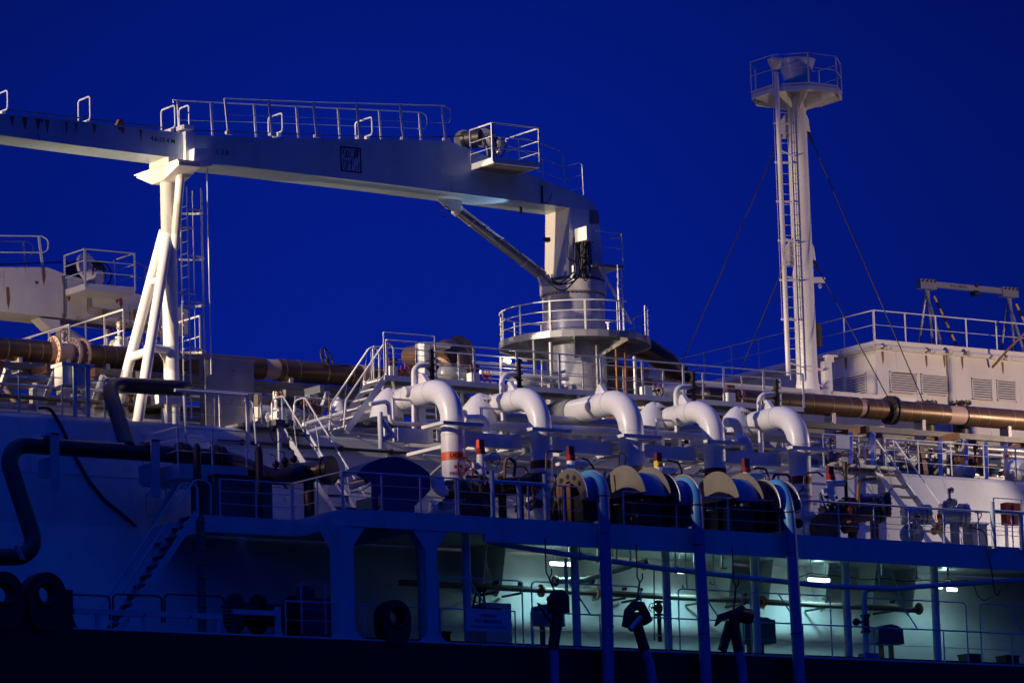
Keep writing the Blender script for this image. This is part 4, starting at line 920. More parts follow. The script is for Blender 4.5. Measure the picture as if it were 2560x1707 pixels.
# ================================================================ GREY CABINET and things on trunk top, left centre
Yk=10.6
a=at(512,890,Y=9.7); b=at(637,1050,Y=9.7); t=thing('grey_cabinet','tall grey steel cabinet with a lit left side, right of the crane rest','cabinet',(a.x,Yk,ZT))
MB().box(a.x,b.x,9.7,10.05,ZT,a.z-.05).build('body',grey,t)
MB().box(a.x-.03,b.x+.03,9.67,10.08,a.z-.05,a.z).build('top_plate',galv,t)
g=MB(); X=a.x-.012; g.box(X,X+.012,9.78,9.95,a.z-.75,a.z-.72); g.box(X,X+.012,9.78,9.80,a.z-.72,a.z-.3); g.build('handle',iron,t)
g=MB(); g.bar((xat(545,9.5,26),9.4,ZT),(xat(545,9.5,26),9.4,a.z-1.2),.05); g.build('seam',white,t)
# ================================================================ BIG BROWN HEADER
YB=13.0; A0=at(280,893,Y=YB); zB=A0.z; RB=.37
A1=at(2250,1027,Y=YB); zB2=A1.z
def hx(px): return xat(px,YB,zB)
t=thing('header_pipe','big brown insulated header pipe along the trunk top at the left','pipe',(hx(-80),YB,zB-RB),'big brown header pipes')
MB().cyl((hx(-900),YB,zB),(hx(118),YB,zB),RB,seg=28).build('pipe_section',brown,t)
MB().cyl((hx(118),YB,zB),(hx(215),YB,zB),RB*.9,seg=28).build('bare_section',pink,t)
MB().cyl((hx(215),YB,zB),(hx(655),YB,zB),RB,seg=28).build('pipe_section',brown,t)
for px in(134,182,205):
    g=MB(); flange(g,(hx(px),YB,zB),(1,0,0),.54,.045,16,.035); g.build('bolted_flange',pink,t)
g=MB()
for px in(10,62,95,250,280,390,445): g.cyl((hx(px)-.012,YB,zB),(hx(px)+.012,YB,zB),RB+.006,seg=28)
g.build('wrap_band',bandm,t)
t=thing('header_pipe','big brown insulated header pipe between the cabinet and the catwalk stairs','pipe',(hx(660),YB,zB-RB),'big brown header pipes')
MB().cyl((hx(655),YB,zB),(hx(690),YB,zB),RB*.9,seg=28).build('bare_section',pink,t)
MB().cyl((hx(690),YB,zB),(hx(1060),YB,zB),RB,seg=28).build('pipe_section',brown,t)
g=MB()
for px in(705,740,810,872,895): g.cyl((hx(px)-.012,YB,zB),(hx(px)+.012,YB,zB),RB+.006,seg=28)
g.build('wrap_band',bandm,t)
MB().cyl((hx(898),YB,zB),(hx(915),YB,zB),RB+.015,seg=28).build('bare_section',pink,t)
g=MB(); wheel(g,at(818,900,Y=YB-.1),(.6,-1,.3),.42,.03,5); c=at(818,900,Y=YB-.1); g.cyl(c,c+V((0,.1,-.4)),.04,seg=6); g.build('hand_wheel',iron,t)
def spl(x,y,X0Y=YB): return at(x,y,Y=X0Y)
t=thing('expansion_loop','brown expansion loop with a big elbow left of the crane pedestal','pipe',spl(1150,960),'brown expansion loops')
P=[at(1030,893,Y=10.4),at(1075,880,Y=9.8),at(1140,872,Y=9.0),at(1172,885,Y=8.8),at(1180,960,Y=8.8)]
P=[at(1024,893,Y=12.2),at(1150,868,Y=9.6),at(1168,980,Y=9.4)]
MB().tube(fil(P,.75,9),.36,22).build('front_elbow',brown,t)
P=[at(1020,905,Y=12.9),at(1095,920,Y=12.2),at(1130,880,Y=11.6),at(1160,865,Y=11.4)]
MB().tube(fil([at(1030,935,Y=12.6),at(1120,925,Y=12),at(1155,862,Y=11)],.6,8),.42,20).build('rear_elbow',brown_shade,t)
g=MB(); flange(g,at(1052,930,Y=12.2),(1,-.3,.3),.55,.05,14,.035); g.build('bolted_flange',pink,t)
g=MB(); flange(g,at(1128,900,Y=10.6),(.6,-.3,.9),.5,.08,12,.03); flange(g,at(1112,912,Y=10.6),(.6,-.3,.9),.5,.05,0); g.build('bolted_joint',pink,t)
g=MB(); a=at(1060,862,Y=9.2); g.box(a.x,a.x+.3,9.2,9.6,a.z-1.3,a.z); g.box(a.x-.02,a.x+1.0,9.15,9.7,a.z-.05,a.z+.1); one('valve_cover',g,whiteR,'pale rusty box with a flat cover in front of the left expansion loop','box')
P=[at(1560,858,Y=12.2),at(1615,872,Y=12.2),at(1665,905,Y=12.4),at(1705,950,Y=12.8),at(1712,975,Y=13)]
t=thing('expansion_loop','brown expansion loop curving down right of the crane pedestal','pipe',spl(1700,980),'brown expansion loops')
MB().tube(fil(P,1.2,6),.40,22).build('curved_pipe',brown,t)
g=MB(); 
for x,y in((1690,935),(1697,945),(1706,957)): flange(g,at(x,y,Y=12.7),(.6,0,-.9),.50,.03,14,.03)
g.build('bolted_joint',brown,t)
t=thing('header_pipe','big brown insulated header pipe along the trunk top at the right, lit from above','pipe',(hx(1700),YB,zB2-RB),'big brown header pipes')
def hx2(px): return xat(px,YB,zB2)
MB().cyl((hx2(1700),YB,zB2),(hx2(1755),YB,zB2),RB*1.12,seg=28).build('end_section',brown_shade,t)
for a_,b_,m_,k_ in((1755,1960,pink,.97),(1960,2142,brown,1),(2142,2158,pink,.88),(2158,2200,brown,1),(2200,2365,brown,1),(2365,2408,pink,.9),(2408,2750,brown,1)):
    MB().cyl((hx2(a_),YB,zB2),(hx2(b_),YB,zB2),RB*k_,seg=28).build('pipe_section' if m_ is brown else 'bare_section',m_ if a_!=1755 else brown,t)
g=MB(); 
for px in(2222,2232): flange(g,(hx2(px),YB,zB2),(1,0,0),.52,.05,16,.035)
g.build('bolted_flange',iron,t)
g=MB()
for px in(2020,2070,2115,2180,2195,2265,2290,2342,2434,2460,2523): g.cyl((hx2(px)-.012,YB,zB2),(hx2(px)+.012,YB,zB2),RB+.006,seg=28)
g.build('wrap_band',bandm,t)
for px,lab in((2315,'left dark bolted flange standing behind the right header pipe'),(2400,'right dark bolted flange standing behind the right header pipe')):
    g=MB(); c=at(px,1008,Y=13.9); flange(g,c,(0,0,1),.42,.04,12,.03); g.cyl(c,(c.x,13.9,c.z-1.2),.3,seg=16); one('upright_flange',g,iron,lab,'flange','upright flanges behind the header pipe')
# bulk grey low pipes and rack under header
rk=thing('pipe_rack','long steel pipe rack carrying brown pipes over the trunk top','pipe rack',(0,12.5,ZT))
def rl(Y,py_at,px_at=2250,w=.2,h=.25,m=grey,name='rack_beam',x0=-24,x1=70):
    z=at(px_at,py_at,Y=Y).z; MB().box(x0,x1,Y-w/2,Y+w/2,z-h,z).build(name,m,rk); return z
zra=rl(12.0,1072,w=.22,h=.2,m=greyd); rl(14.2,1083,w=.2,h=.24,m=greyd); zrc=rl(12.1,1102,w=.12,h=.1,m=pipe_w,name='lit_pipe')
zlow=at(2250,1130,Y=11.5).z
for dY,dz,r_,m_ in((11.3,.62,.10,grey),(13.2,.5,.12,grey),(14.4,.7,.16,greyd),(11.0,1.25,.07,cream),(12.6,1.0,.14,grey),(15.2,1.25,.2,grey)):
    z=zra-dz; MB().cyl((-24,dY,z),(70,dY,z),r_,seg=10).build('small_pipe',m_,rk)
for px in list(range(-40,300,120))+[300,560,760,1250,1560,1760,1905]+[2120,2345,2560]:
    X=xat(px,12,zra); g=MB(); g.bar((X,10.9,zra-.30),(X,15.2,zra-.30),.16,.24); g.build('cross_beam',rustm if px>1000 or px<300 else grey,rk)
    g=MB(); g.box(X-.16,X+.16,11.4,11.7,ZT,zra-.42); g.bar((X+.1,11.5,zra-1.4),(X+.1,10.7,zra-.45),.14); g.build('rack_leg',white,rk)
    g=MB(); g.box(X-.07,X+.07,12.75,13.25,zra-.15,zB2-.3); g.build('pipe_saddle',whiteR,rk)
# upper brown short pipe under left rack
t=thing('lower_header_pipe','short lower brown pipe with a rounded end behind the crane rest legs','pipe',at(300,1020,Y=11.8))
MB().tube([at(232,1008,Y=11.8),at(315,1015,Y=11.8)],.26,18).build('pipe',brown,t); MB().cyl(at(312,1012,Y=11.6),at(440,1000,Y=11.6),.36,seg=22).build('shell',brown,t)
hpipe('lit cream pipe under the rack at the far left',[(-10,952),(20,956),(150,968)],12.3,.13,cream)
one('diagonal_strut',MB().cyl(at(5,955,Y=12),at(65,1040,Y=12),.11,seg=10),cream,'lit cream strut falling to the right at the far left','strut')
one('diagonal_strut',MB().cyl(at(245,955,Y=12),at(222,1020,Y=12),.07,seg=10),cream,'lit cream strut between the blue junction box and the brown pipe loop','strut')
for px,w,lab in((92,.32,'square post under the rack at the far left'),(161,.34,'square post under the rack beside the blue junction box')):
    X=xat(px,12.2,26); one('rack_post',MB().box(X-w/2,X+w/2,12.1,12.4,ZT,zra-.3),white if px>100 else grey,lab,'post')
a=at(152,906,Y=7.6);b=at(230,970,Y=7.6); t=thing('junction_box','blue-lit junction box on two dark posts on the left trunk edge','junction box',(a.x,7.6,ZT))
MB().box(a.x+.05,b.x-.05,7.6,8.1,b.z+.05,a.z-.1).build('box',white,t); MB().box(a.x-.02,b.x+.05,7.5,8.2,a.z-.1,a.z).build('lid',white,t)
g=MB()
for px in(186,218): X=xat(px,7.55,26); g.box(X-.06,X+.06,7.5,7.56,ZT,a.z-.05)
g.build('post',beam_w,t)
hpipe('red-brown strap hanging from the rack at the far left',[(138,945),(120,957)],11.5,.05,rustm)
# big pale pipe joining third arch from behind / grey tanks around pedestal
t=thing('drum_tank','grey horizontal tank right of the crane pedestal behind the catwalk rails','tank',at(1570,985,Y=9))
MB().tube([at(1520,950,Y=10.5),at(1525,950,Y=10.4),at(1640,968,Y=9.6),at(1652,970,Y=9.5)],[.4,.62,.62,.35],22).build('shell',grey,t)
g=MB()
t=thing('dark_collar','dark sleeve on the third loading pipe under the catwalk','sleeve',at(1450,990,Y=6)); X=MAN[2][1]; z=MAN[2][2]
MB().tube([(X,5.6,z),(X,7.6,z)],.46,24).build('sleeve',grey,t)
# assorted equipment on the trunk top seen between the stairs (650-900, 960-1050)
hpipe('cream tank-like pipe end under the rack left of the stairs',[(640,1000),(700,1008)],9.5,.22,cream)
hpipe('thick white pipe at the foot of the rack left of the stairs',[(640,1030),(760,1045)],9.5,.30,pipe_w)
hpipe('sloping white pipe passing behind the catwalk stairway',[(760,1065),(945,1010)],8.0,.12,pipe_w)
hpipe('second sloping white pipe below it behind the catwalk stairway',[(770,1085),(940,1030)],7.8,.14,pipe_w)
hpipe('thin rusty upright pipe bent at its foot between the left stairways',[(823,990),(825,1045),(835,1060)],7.7,.03,rustm,R=.1)
a=at(705,955,Y=9);b=at(800,1030,Y=9); t=thing('notice_board','grey equipment cover with a dark red board between the left stairways','cover',(a.x,9,b.z)); MB().box(a.x+.1,b.x-.6,9,9.3,b.z+.2,a.z-.2).build('cover',blue_d,t)
MB().bar(at(752,1012,Y=8.8),at(802,1027,Y=8.8),.05,.28).build('red_board',redd,t)
t=thing('bell_housing','cream bell-shaped housing right of the red board','housing',at(845,1035,Y=9)); c=at(845,1030,Y=9); MB().tube([c+V((0,0,-.5)),c,c+V((0,0,.3)),c+V((0,0,.5))],[.42,.36,.2,.05],16).build('housing',pipe_w,t)
c=at(730,985,Y=9); one('flat_cover',MB().box(c.x-.35,c.x+.35,8.8,9.2,c.z-.15,c.z+.1),cream,'cream flat cover below the rack between the left stairways','cover')
# white and coloured equipment under the rack at the right (2060-2560,1120-1190)
for i,(x0,y0,x1,y1,Y_,m_,lab) in enumerate(((2065,1100,2125,1150,11,white,'white housing under the rack left of the lit stairway'),(2130,1120,2260,1165,11.5,house_w,'large pale housing behind the head of the lit stairway'),(2310,1148,2360,1195,10.5,cream,'tan box under the rack right of the lit stairway'),(2335,1130,2440,1195,14,house_w,'white screen behind the tan box'),(2470,1165,2500,1200,12,blue_p,'pale blue drum under the rack near the right edge'))):
    a=at(x0,y0,Y=Y_);b=at(x1,y1,Y=Y_); g=MB(); w=min(.9,(b.x-a.x)); g.box(a.x,b.x,Y_,Y_+w,ZT,a.z); g.box(a.x-.04,b.x+.04,Y_-.04,Y_+w,a.z,a.z+.05); one('deck_housing',g,m_,lab,'housing')
for x,y,Y_,r_,m_,lab in((2385,1152,10.0,.30,grey,'round grey valve end under the rack at the right'),(2410,1180,9.6,.42,pipe_w,'white dome under the rack at the right'),(2472,1162,11.5,.48,blue_d,'dark teal round machine under the rack near the right edge'),(2545,1178,8.6,.5,pipe_w,'white pear-shaped hood at the right edge')):
    c=at(x,y,Y=Y_); g=MB(); g.ball(c,r_,16); g.cyl((c.x,c.y,ZT),c,r_*.6,seg=12); g.cyl(c+V((-.1,-r_*.8,0)),c+V((-.15,-r_*1.15,0)),r_*.5,seg=12); one('round_housing',g,m_,lab,'housing')
g=MB(); a=at(2302,1115,Y=8.8);b=at(2314,1185,Y=8.8); one('red_post',MB().bar(a,b,.2,.1),redd,'dark red leaning post behind the right trunk rail','post')
for px in(2110,2165,2335,2400,2450,2500):
    X=xat(px,9.5,26); one('rack_brace',MB().bar((X,9.2,ZT),(X+.9,10.2,ZT+1.7),.14,.2),white if px%3 else grey,'slanted brace under the pipe rack behind the right upper rail','brace','slanted braces behind the right trunk rail')
a=at(2090,1087,Y=7.6);b=at(2125,1122,Y=7.6); t=one('square_panel',MB().box(a.x,b.x,7.6,7.65,b.z,a.z),glassw,'square blue-lit panel on the rail left of the lit stairway','panel')
# ================================================================ MAIN CRANE
YF,YR=9.3,10.7; YM=10.0
ctr=at(1437,862,Y=YM); Xc=ctr.x
cr_=thing('deck_crane','large white deck crane with a long box boom stowed over the ship to the left','crane',(Xc,YM,ZT),'hose handling cranes')
def F(x,y,Y=YF): return at(x,y,Y=Y)
# boom: main section and inner telescope section as prisms in their own vertical plane
main=[F(487,338),F(640,344),F(900,348),F(1120,352),F(1172,372),F(1313,431),F(1411,471),F(1456,488),F(1484,508),F(1497,535),F(1499,560),F(1473,560),F(1473,525),F(1414,518),F(1200,490),F(950,458),F(640,421),F(484,404)]
MB().prism(main,(0,YR-YF,0)).build('boom_section',boomp,cr_)
inner=[F(-120,268,YF+.12),F(0,284,YF+.12),F(200,303,YF+.12),F(470,334,YF+.12),F(488,338,YF+.12),F(488,402,YF+.12),F(462,398,YF+.12),F(200,365,YF+.12),F(0,338,YF+.12),F(-120,322,YF+.12)]
MB().prism(inner,(0,YR-YF-.24,0)).build('telescope_section',boomp,cr_)
g=MB(); g.prism([F(464,328,YF-.05),F(486,331,YF-.05),F(486,410,YF-.05),F(464,408,YF-.05)],(0,YR-YF+.1,0)); g.build('boom_collar',white,cr_)
def bt_(s,sz,x,y,Yp): 
    p=at(x,y,Y=Yp); text(s,sz,(p.x,Yp-.006,p.z),(1,0,-.035),(.035,0,1),cr_,ink)
bt_('4.6-25.4 M',.21,407,351,YF+.12); bt_('L 2.8',.24,556,381,YF)
# stencilled square with worn strokes
a=at(850,365,Y=YF);b=at(904,434,Y=YF); x0,x1,z1,z0=a.x,b.x,a.z,b.z; g=MB(); y0=YF-.006; w=.05
g.box(x0,x1,y0,YF+.01,z1-w,z1); g.box(x0,x1,y0,YF+.01,z0,z0+w); g.box(x0,x0+w,y0,YF+.01,z0+w,z1-w); g.box(x1-w,x1,y0,YF+.01,z0+w,z1-w)
for fx,f0,f1,ww in((.16,.70,.93,.04),(.27,.55,.85,.03),(.33,.62,.9,.02),(.40,.6,.86,.03),(.52,.05,.55,.035),(.50,.62,.9,.02),(.62,.3,.55,.02),(.68,.55,.9,.03),(.76,.62,.94,.05),(.84,.6,.9,.05),(.86,.1,.4,.03),(.24,.08,.34,.03),(.32,.1,.36,.03),(.72,.08,.3,.03),(.13,.1,.5,.03)):
    X=x0+(x1-x0)*fx; g.bar((X-.03,YF-.002,z0+(z1-z0)*f0),(X+.03,YF-.002,z0+(z1-z0)*f1),ww,.008,(0,1,0))
for fz in(.42,.58,.36): g.box(x0+(x1-x0)*.2,x0+(x1-x0)*(.2+fz*.9),y0,YF+.01,z0+(z1-z0)*fz,z0+(z1-z0)*fz+.025)
g.build('stencil_mark',ink,cr_)
# side bracket box at the rest, seam plate near the head
MB().prism([F(486,371,8.95),F(530,372,8.95),F(530,414,8.95),F(484,412,8.95)],(0,YF-8.95,0)).build('side_bracket',white,cr_)
g=MB(); g.prism([F(1352,465),F(1356,465),F(1357,508),F(1352,508)],(0,-.03,0)); g.tube(fil([F(1356,508),F(1372,505),F(1380,485)],.2,3),.012,5); g.build('cable_clip',ink,cr_)
# top rails on boom
def boomtop(px,Y): 
    for (xa,ya),(xb,yb) in zip(((0,284),(470,334),(640,344),(900,348),(1120,352)),((470,334),(640,344),(900,348),(1120,352),(1180,376))):
        if xa<=px<=xb:
            z=at(px,ya+(yb-ya)*(px-xa)/(xb-xa),Y=YF).z; return V((at(px,ya+(yb-ya)*(px-xa)/(xb-xa),Y=YF).x,Y,z))
g=MB(); P=[at(x,y,Y=YF+.05) for x,y in((562,247),(780,256),(1000,262),(1108,265))]; Q=[at(x,y,Y=YF+.05) for x,y in((1108,308),(780,294),(562,287))]
lp=[at(1125,272,Y=YF+.05),at(1127,290,Y=YF+.05),at(1122,306,Y=YF+.05)]
g.tube(P+lp+Q[:1],.022,6); g.tube(Q,.013,5); g.build('boom_rail',rail_w,cr_)
for px,yt,yb in((562,247,334),(672,253,338),(783,256,342),(891,260,345),(1000,264,349),(1105,268,350)):
    a=at(px,yt,Y=YF+.05); b=at(px+9,yb-2,Y=YF+.05); g=MB(); g.bar(b,a,.07,.04,(0,1,0)); g.box(b.x-.1,b.x+.12,YF-.02,YF+.1,b.z-.06,b.z+.04); g.build('rail_post',white,cr_)
g=MB(); YB_=YR-.05; P=[at(x,y,Y=YB_) for x,y in((434,258),(432,250),(445,252),(640,262),(850,272),(1055,281),(1066,290),(1068,310),(1060,322),(1045,322))]; g.tube(P,.022,6); g.tube([at(x,y,Y=YB_) for x,y in((445,300),(640,306),(850,314),(1060,322))],.013,5); g.build('boom_rail',rail_w,cr_)
for px,yt in((444,252),(527,257),(635,262),(741,268),(845,273),(948,278),(1048,283)):
    a=at(px,yt,Y=YB_); z=boomtop(px+50,YB_).z; MB().bar((a.x+.06,YB_,z),a,.07,.04,(0,1,0)).build('rail_post',white,cr_)
# hose guide frames across the boom
for px,y0,y1,ww in((0,234,282,1.0),(211,247,306,.74),(421,270,326,.85),(461,268,322,.6),(689,289,336,.85),(910,300,345,1.0)):
    c=at(px,y1,Y=YM); h=at(px,y0,Y=YM).z-c.z; X=c.x
    g=MB(); y0_=YM-ww/2*1.0;y1_=YM+ww/2
    g.tube(fil([(X,YM,c.z+.02),(X,y0_,c.z+.02),(X,y0_,c.z+h),(X,y1_,c.z+h),(X,y1_,c.z+.02),(X,YM,c.z+.02)],.1,4),.03,6); g.box(X-.06,X+.06,YM-.25,YM+.1,c.z-.1,c.z+.02); g.build('guide_frame',white,cr_)
g=MB(); g.box(at(440,325,Y=YM).x,at(466,325,Y=YM).x,YM-.5,YM,at(440,329,Y=YM).z,at(440,318,Y=YM).z); g.build('sheave_box',whiteR,cr_)
g=MB(); c=at(302,309,Y=YF+.3); g.prism([c+V((-.15,0,-.1)),c+V((.18,0,-.1)),c+V((.08,0,.12)),c+V((-.02,0,.14))],(0,.2,0)); g.build('rope_lug',rustm,cr_)
MB().tube([at(x,y,Y=YM) for x,y in((-100,262),(0,273),(210,296),(300,307),(470,326),(600,330),(800,338),(1010,344),(1090,343),(1165,340))],.02,5).build('hoist_rope',black,cr_)
# winch
w=at(1200,372,Y=YM); g=MB(); a=at(1165,340,Y=YM+.2); 
g=MB(); g.cyl(at(1160,350,Y=YM+.25),at(1205,345,Y=YM-.35),.30,seg=18); g.build('winch_drum',iron,cr_)
g=MB(); 
for x,y,Y_ in((1158,350,YM+.35),(1208,346,YM-.4)): g.cyl(at(x,y,Y=Y_)-V((.03,.06,0)),at(x,y,Y=Y_)+V((.03,0,0)),.33,seg=18)
g.build('winch_flange',greyd,cr_)
g=MB(); g.cyl(at(1212,350,Y=YM-.5),at(1235,355,Y=YM-.75),.24,seg=14); g.ball(at(1248,358,Y=YM-.8),.2,10); g.cyl(at(1247,345,Y=YM-.8),at(1247,385,Y=YM-.8),.12,seg=10); g.cyl(at(1225,365,Y=YM-.6),at(1228,395,Y=YM-.6),.16,seg=10); g.build('winch_motor',grey,cr_)
g=MB()
for k in range(7):
    a=at(1222+5*k,338+random.uniform(-5,8),Y=YM-.8); b=at(1216+6*k,392+random.uniform(-8,4),Y=YM-.7); g.tube(fil([a,a+V((random.uniform(-.3,.3),-.1,-.3)),b],.2,4),.018,5)
g.build('winch_hose',black,cr_)
# basket on the boom side
zb_=at(1233,403,Y=8.0).z; X0,X1=at(1233,403,Y=8.0).x,at(1350,422,Y=8.0).x
MB().box(X0,X1,8.0,YF,zb_-.06,zb_+.14).build('basket_floor',white,cr_)
MB().box(X0+.1,X1-.1,8.1,YF-.05,zb_-.075,zb_-.061).build('basket_grating',greyd,cr_)
g=MB(); H=1.28
for p in((X0,8.0),(X1,8.0),(X0,YF),(X1,YF+.6)): g.bar((*p,zb_),(*p,zb_+H),.05 if p!=(X0,8.0) else .09,.05)
g.build('basket_post',rail_w,cr_)
g=MB()
for h in(H,H*.66,H*.36):
    r_=.028 if h==H else .016
    g.cyl((X0,8.0,zb_+h),(X1,8.0,zb_+h),r_,seg=6); g.cyl((X0,8.0,zb_+h),(X0,YF,zb_+h),r_,seg=6); g.cyl((X1,8.0,zb_+h),(X1,YF+.6,zb_+h),r_,seg=6)
g.build('basket_rail',rail_w,cr_)
# walkway rail on the sloping part of the boom
g=MB(); YW=YF+.05
g.tube(fil([at(1296,352,Y=YW),at(1300,345,Y=YW),at(1330,352,Y=YW),at(1402,378,Y=YW),at(1409,392,Y=YW),at(1413,472,Y=YW)],.2,4),.022,6); g.tube([at(1250,358,Y=YW),at(1410,417,Y=YW)],.018,6); g.tube([at(1340,425,Y=YW),at(1410,450,Y=YW)],.014,5)
g.tube([at(1296,352,Y=YW),at(1300,405,Y=YW)],.022,6); g.tube([at(1356,400,Y=YW),at(1357,450,Y=YW)],.022,6)
g.tube(fil([at(1410,417,Y=YW),at(1450,407,Y=YR),at(1455,412,Y=YR),at(1459,487,Y=YR)],.12,3),.02,6); g.tube([at(1411,449,Y=YW),at(1456,438,Y=YR)],.014,5); g.tube([at(1420,478,Y=YW),at(1456,470,Y=YR)],.014,5)
g.build('walkway_rail',rail_w,cr_)
# king post
zt=at(1430,520,Y=YF).z; z0=at(1430,700,Y=YM).z; xa,xb=at(1424,540,Y=YF).x,at(1499,560,Y=YF).x
g=MB(); g.prism([(xa,YF,zt),(xb,YF,zt),(xb+.05,YF,z0),(xa-.12,YF,z0)],(0,.12,0)); g.prism([(xa,YR-.12,zt),(xb,YR-.12,zt),(xb+.05,YR-.12,z0),(xa-.12,YR-.12,z0)],(0,.12,0))
g.prism([(xa+.0,YF+.12,zt),(xa+.08,YF+.12,zt),(xa-.04,YF+.12,z0),(xa-.12,YF+.12,z0)],(0,YR-YF-.24,0)); g.box(xb-.12,xb-.02,YF+.12,YR-.12,z0,zt); g.build('king_post',white,cr_)
g=MB(); g.box(xa+.1,xb-.5,YF-.02,YF-.005,z0+.9,zt-1.0); g.build('ladder_recess',greyd,cr_)
# white junction panel and cable bundle
a=at(1438,570,Y=9.2);b=at(1466,600,Y=8.7); g=MB(); g.prism([at(1436,573,Y=9.25),at(1466,565,Y=8.6),at(1467,599,Y=8.6),at(1438,606,Y=9.25)],(.5,.38,0)); g.build('control_panel',white,cr_)
g=MB(); random.seed(3)
for k in range(16):
    x=1440+k*2.2+random.uniform(-2,2); ys=random.uniform(600,612)
    ye=random.uniform(660,700); xe=x+random.uniform(-12,8); Y_=random.uniform(8.7,9.2)
    g.tube(fil([at(x,ys,Y=Y_),at(x+random.uniform(-3,3),(ys+ye)/2,Y=Y_-.05),at(xe,ye,Y=Y_)],.4,4),.028,5)
for (x0,y0,x1,y1,dp) in((1418,612,1440,690,0),(1355,690,1440,690,22),(1360,695,1450,688,34),(1380,700,1440,700,10),(1350,684,1435,680,26),(1470,600,1445,690,0),(1482,605,1450,680,-8)):
    mx=(x0+x1)/2; g.tube(fil([at(x0,y0,Y=8.8),at(mx-10,(y0+y1)/2+dp,Y=8.7),at(mx+10,(y0+y1)/2+dp,Y=8.7),at(x1,y1,Y=8.8)],.7,5),.026,5)
g.torus(at(1463,690,Y=8.7),(.5,-1,0),.16,.022,14,5)
g.build('hydraulic_hoses',black,cr_)
c=at(1436,692,Y=8.8); g=MB(); g.prism([c+V((-.1,0,0)),c+V((.05,0,-.15)),c+V((.14,0,-.05)),c+V((0,0,.12))],(.0,.1,0)); c=at(1437,672,Y=8.9); g.box(c.x-.05,c.x+.12,8.9,9.0,c.z-.12,c.z+.12); g.build('label_plate',yellow if 0 else white,cr_)
# slewing ring, pedestal
zsr=at(1435,716,Y=YM).z
g=MB(); g.cyl((Xc,YM,z0-.02),(Xc,YM,zsr+.05),.98,1.02,seg=40); g.build('slew_base',greyd,cr_)
g=MB(); g.cyl((Xc,YM,zsr-.32),(Xc,YM,zsr+.06),1.12,seg=48); g.build('slewing_ring',silver,cr_)
g=MB()
for k in range(48):
    a=2*math.pi*k/48; x,y=Xc+1.06*math.cos(a),YM+1.06*math.sin(a); g.cyl((x,y,zsr+.06),(x,y,zsr+.14),.022,seg=5); g.cyl((x,y,zsr-.4),(x,y,zsr-.32),.025,seg=5)
g.build('ring_bolt',iron,cr_)
zpl=ctr.z
MB().cyl((Xc,YM,ZT-.2),(Xc,YM,zsr-.32),1.05,seg=48).build('pedestal',silver,cr_)
g=MB(); g.cyl((Xc,YM,zsr-.36),(Xc,YM,zsr-.33),1.11,seg=48); g.build('pedestal_lip',grey,cr_)
p=at(1481,742,Y=8.9); text('SWL 12.5 T',.11,(Xc,YM,p.z),(1,0,0),(0,0,1),cr_,ink,curve=((Xc,YM),1.055,-1.05)) if 0 else None
# ring platform round the pedestal
rg=thing('ring_platform','round railed platform encircling the crane pedestal','platform',(Xc,YM,zpl-.6))
n=40; R=2.55
def rp(k,r,z): a=2*math.pi*k/n; return V((Xc+r*math.cos(a),YM+r*math.sin(a),z))
g=MB(); 
for k in range(n):
    g.add([rp(k,1.05,zpl),rp(k+1,1.05,zpl),rp(k+1,R,zpl),rp(k,R,zpl),rp(k,1.05,zpl-.03),rp(k+1,1.05,zpl-.03),rp(k+1,R,zpl-.03),rp(k,R,zpl-.03)],[(0,1,2,3),(7,6,5,4)])
g.build('deck_plate',grey,rg)
g=MB()
for k in range(n): g.add([rp(k,R,zpl-.12),rp(k+1,R,zpl-.12),rp(k+1,R,zpl+.1),rp(k,R,zpl+.1),rp(k,R-.02,zpl-.12),rp(k+1,R-.02,zpl-.12),rp(k+1,R-.02,zpl+.1),rp(k,R-.02,zpl+.1)],[(0,1,2,3),(7,6,5,4),(0,4,5,1),(3,2,6,7)])
g.build('toe_plate',grey,rg)
for k in range(1,40,5):
    g=MB(); a=2*math.pi*k/n; d=V((-math.sin(a),math.cos(a),0))*.02; g.prism([rp(k,1.04,zpl-.03)-d,rp(k,R-.02,zpl-.03)-d,rp(k,R-.02,zpl-.2)-d,rp(k,1.04,zpl-.62)-d],d*2); g.build('bracket',grey,rg)
g=MB(); skip=range(31,34)
def arcrail(h,r_):
    seq=[rp(k,R-.05,zpl+h) for k in range(34,34+38)]; g.tube(seq,r_,6)
arcrail(1.1,.026)
g.build('top_rail',rail_w,rg)
for h in(.42,.76): g=MB(); arcrail(h,.016); g.build('mid_rail',rail_w,rg)
for k in range(34,72,3): MB().bar(rp(k,R-.05,zpl),rp(k,R-.05,zpl+1.1),.06,.03,(math.cos(2*math.pi*k/n),math.sin(2*math.pi*k/n),0)).build('post',white if k%2 else rail_w,rg)
# ladder + small side platform on crane head (right)
XS=at(1546,670,Y=9.2).x
zs=at(1546,668,Y=9.0).z
sd=thing('side_platform','small railed ladder platform hanging on the right of the crane head','platform',(XS,9.5,zs))
xl=at(1480,665,Y=9.2).x
MB().box(xl,XS,8.9,10.2,zs-.05,zs+.05).build('floor',grey,sd)
g=MB(); H=1.15
P=[(xl,8.9),(XS,8.9),(XS+.35,9.6),(XS,10.2),(xl,10.2)]
g.tube([(*p,zs+H) for p in P],.022,6); g.tube([(*p,zs+H*.55) for p in P[:2]]+[(XS,10.2,zs+H*.55)],.014,5); g.build('rail',rail_w,sd)
g=MB()
for p in(P[1],P[3],(xl+.1,10.2)): g.bar((*p,zs),(*p,zs+H),.06,.04)
g.build('post',rail_w,sd)
g=MB(); g.bar((xl+.1,8.95,zs),(XS+.25,8.95,zs-1.9),.08); g.build('diagonal_strut',white,sd)
ladder('ladder beside the crane pedestal, from the ring platform up to the crane head',(XS-.25,8.8,zpl),(XS-.25,8.8,zs),(.36,.25,0),.3)
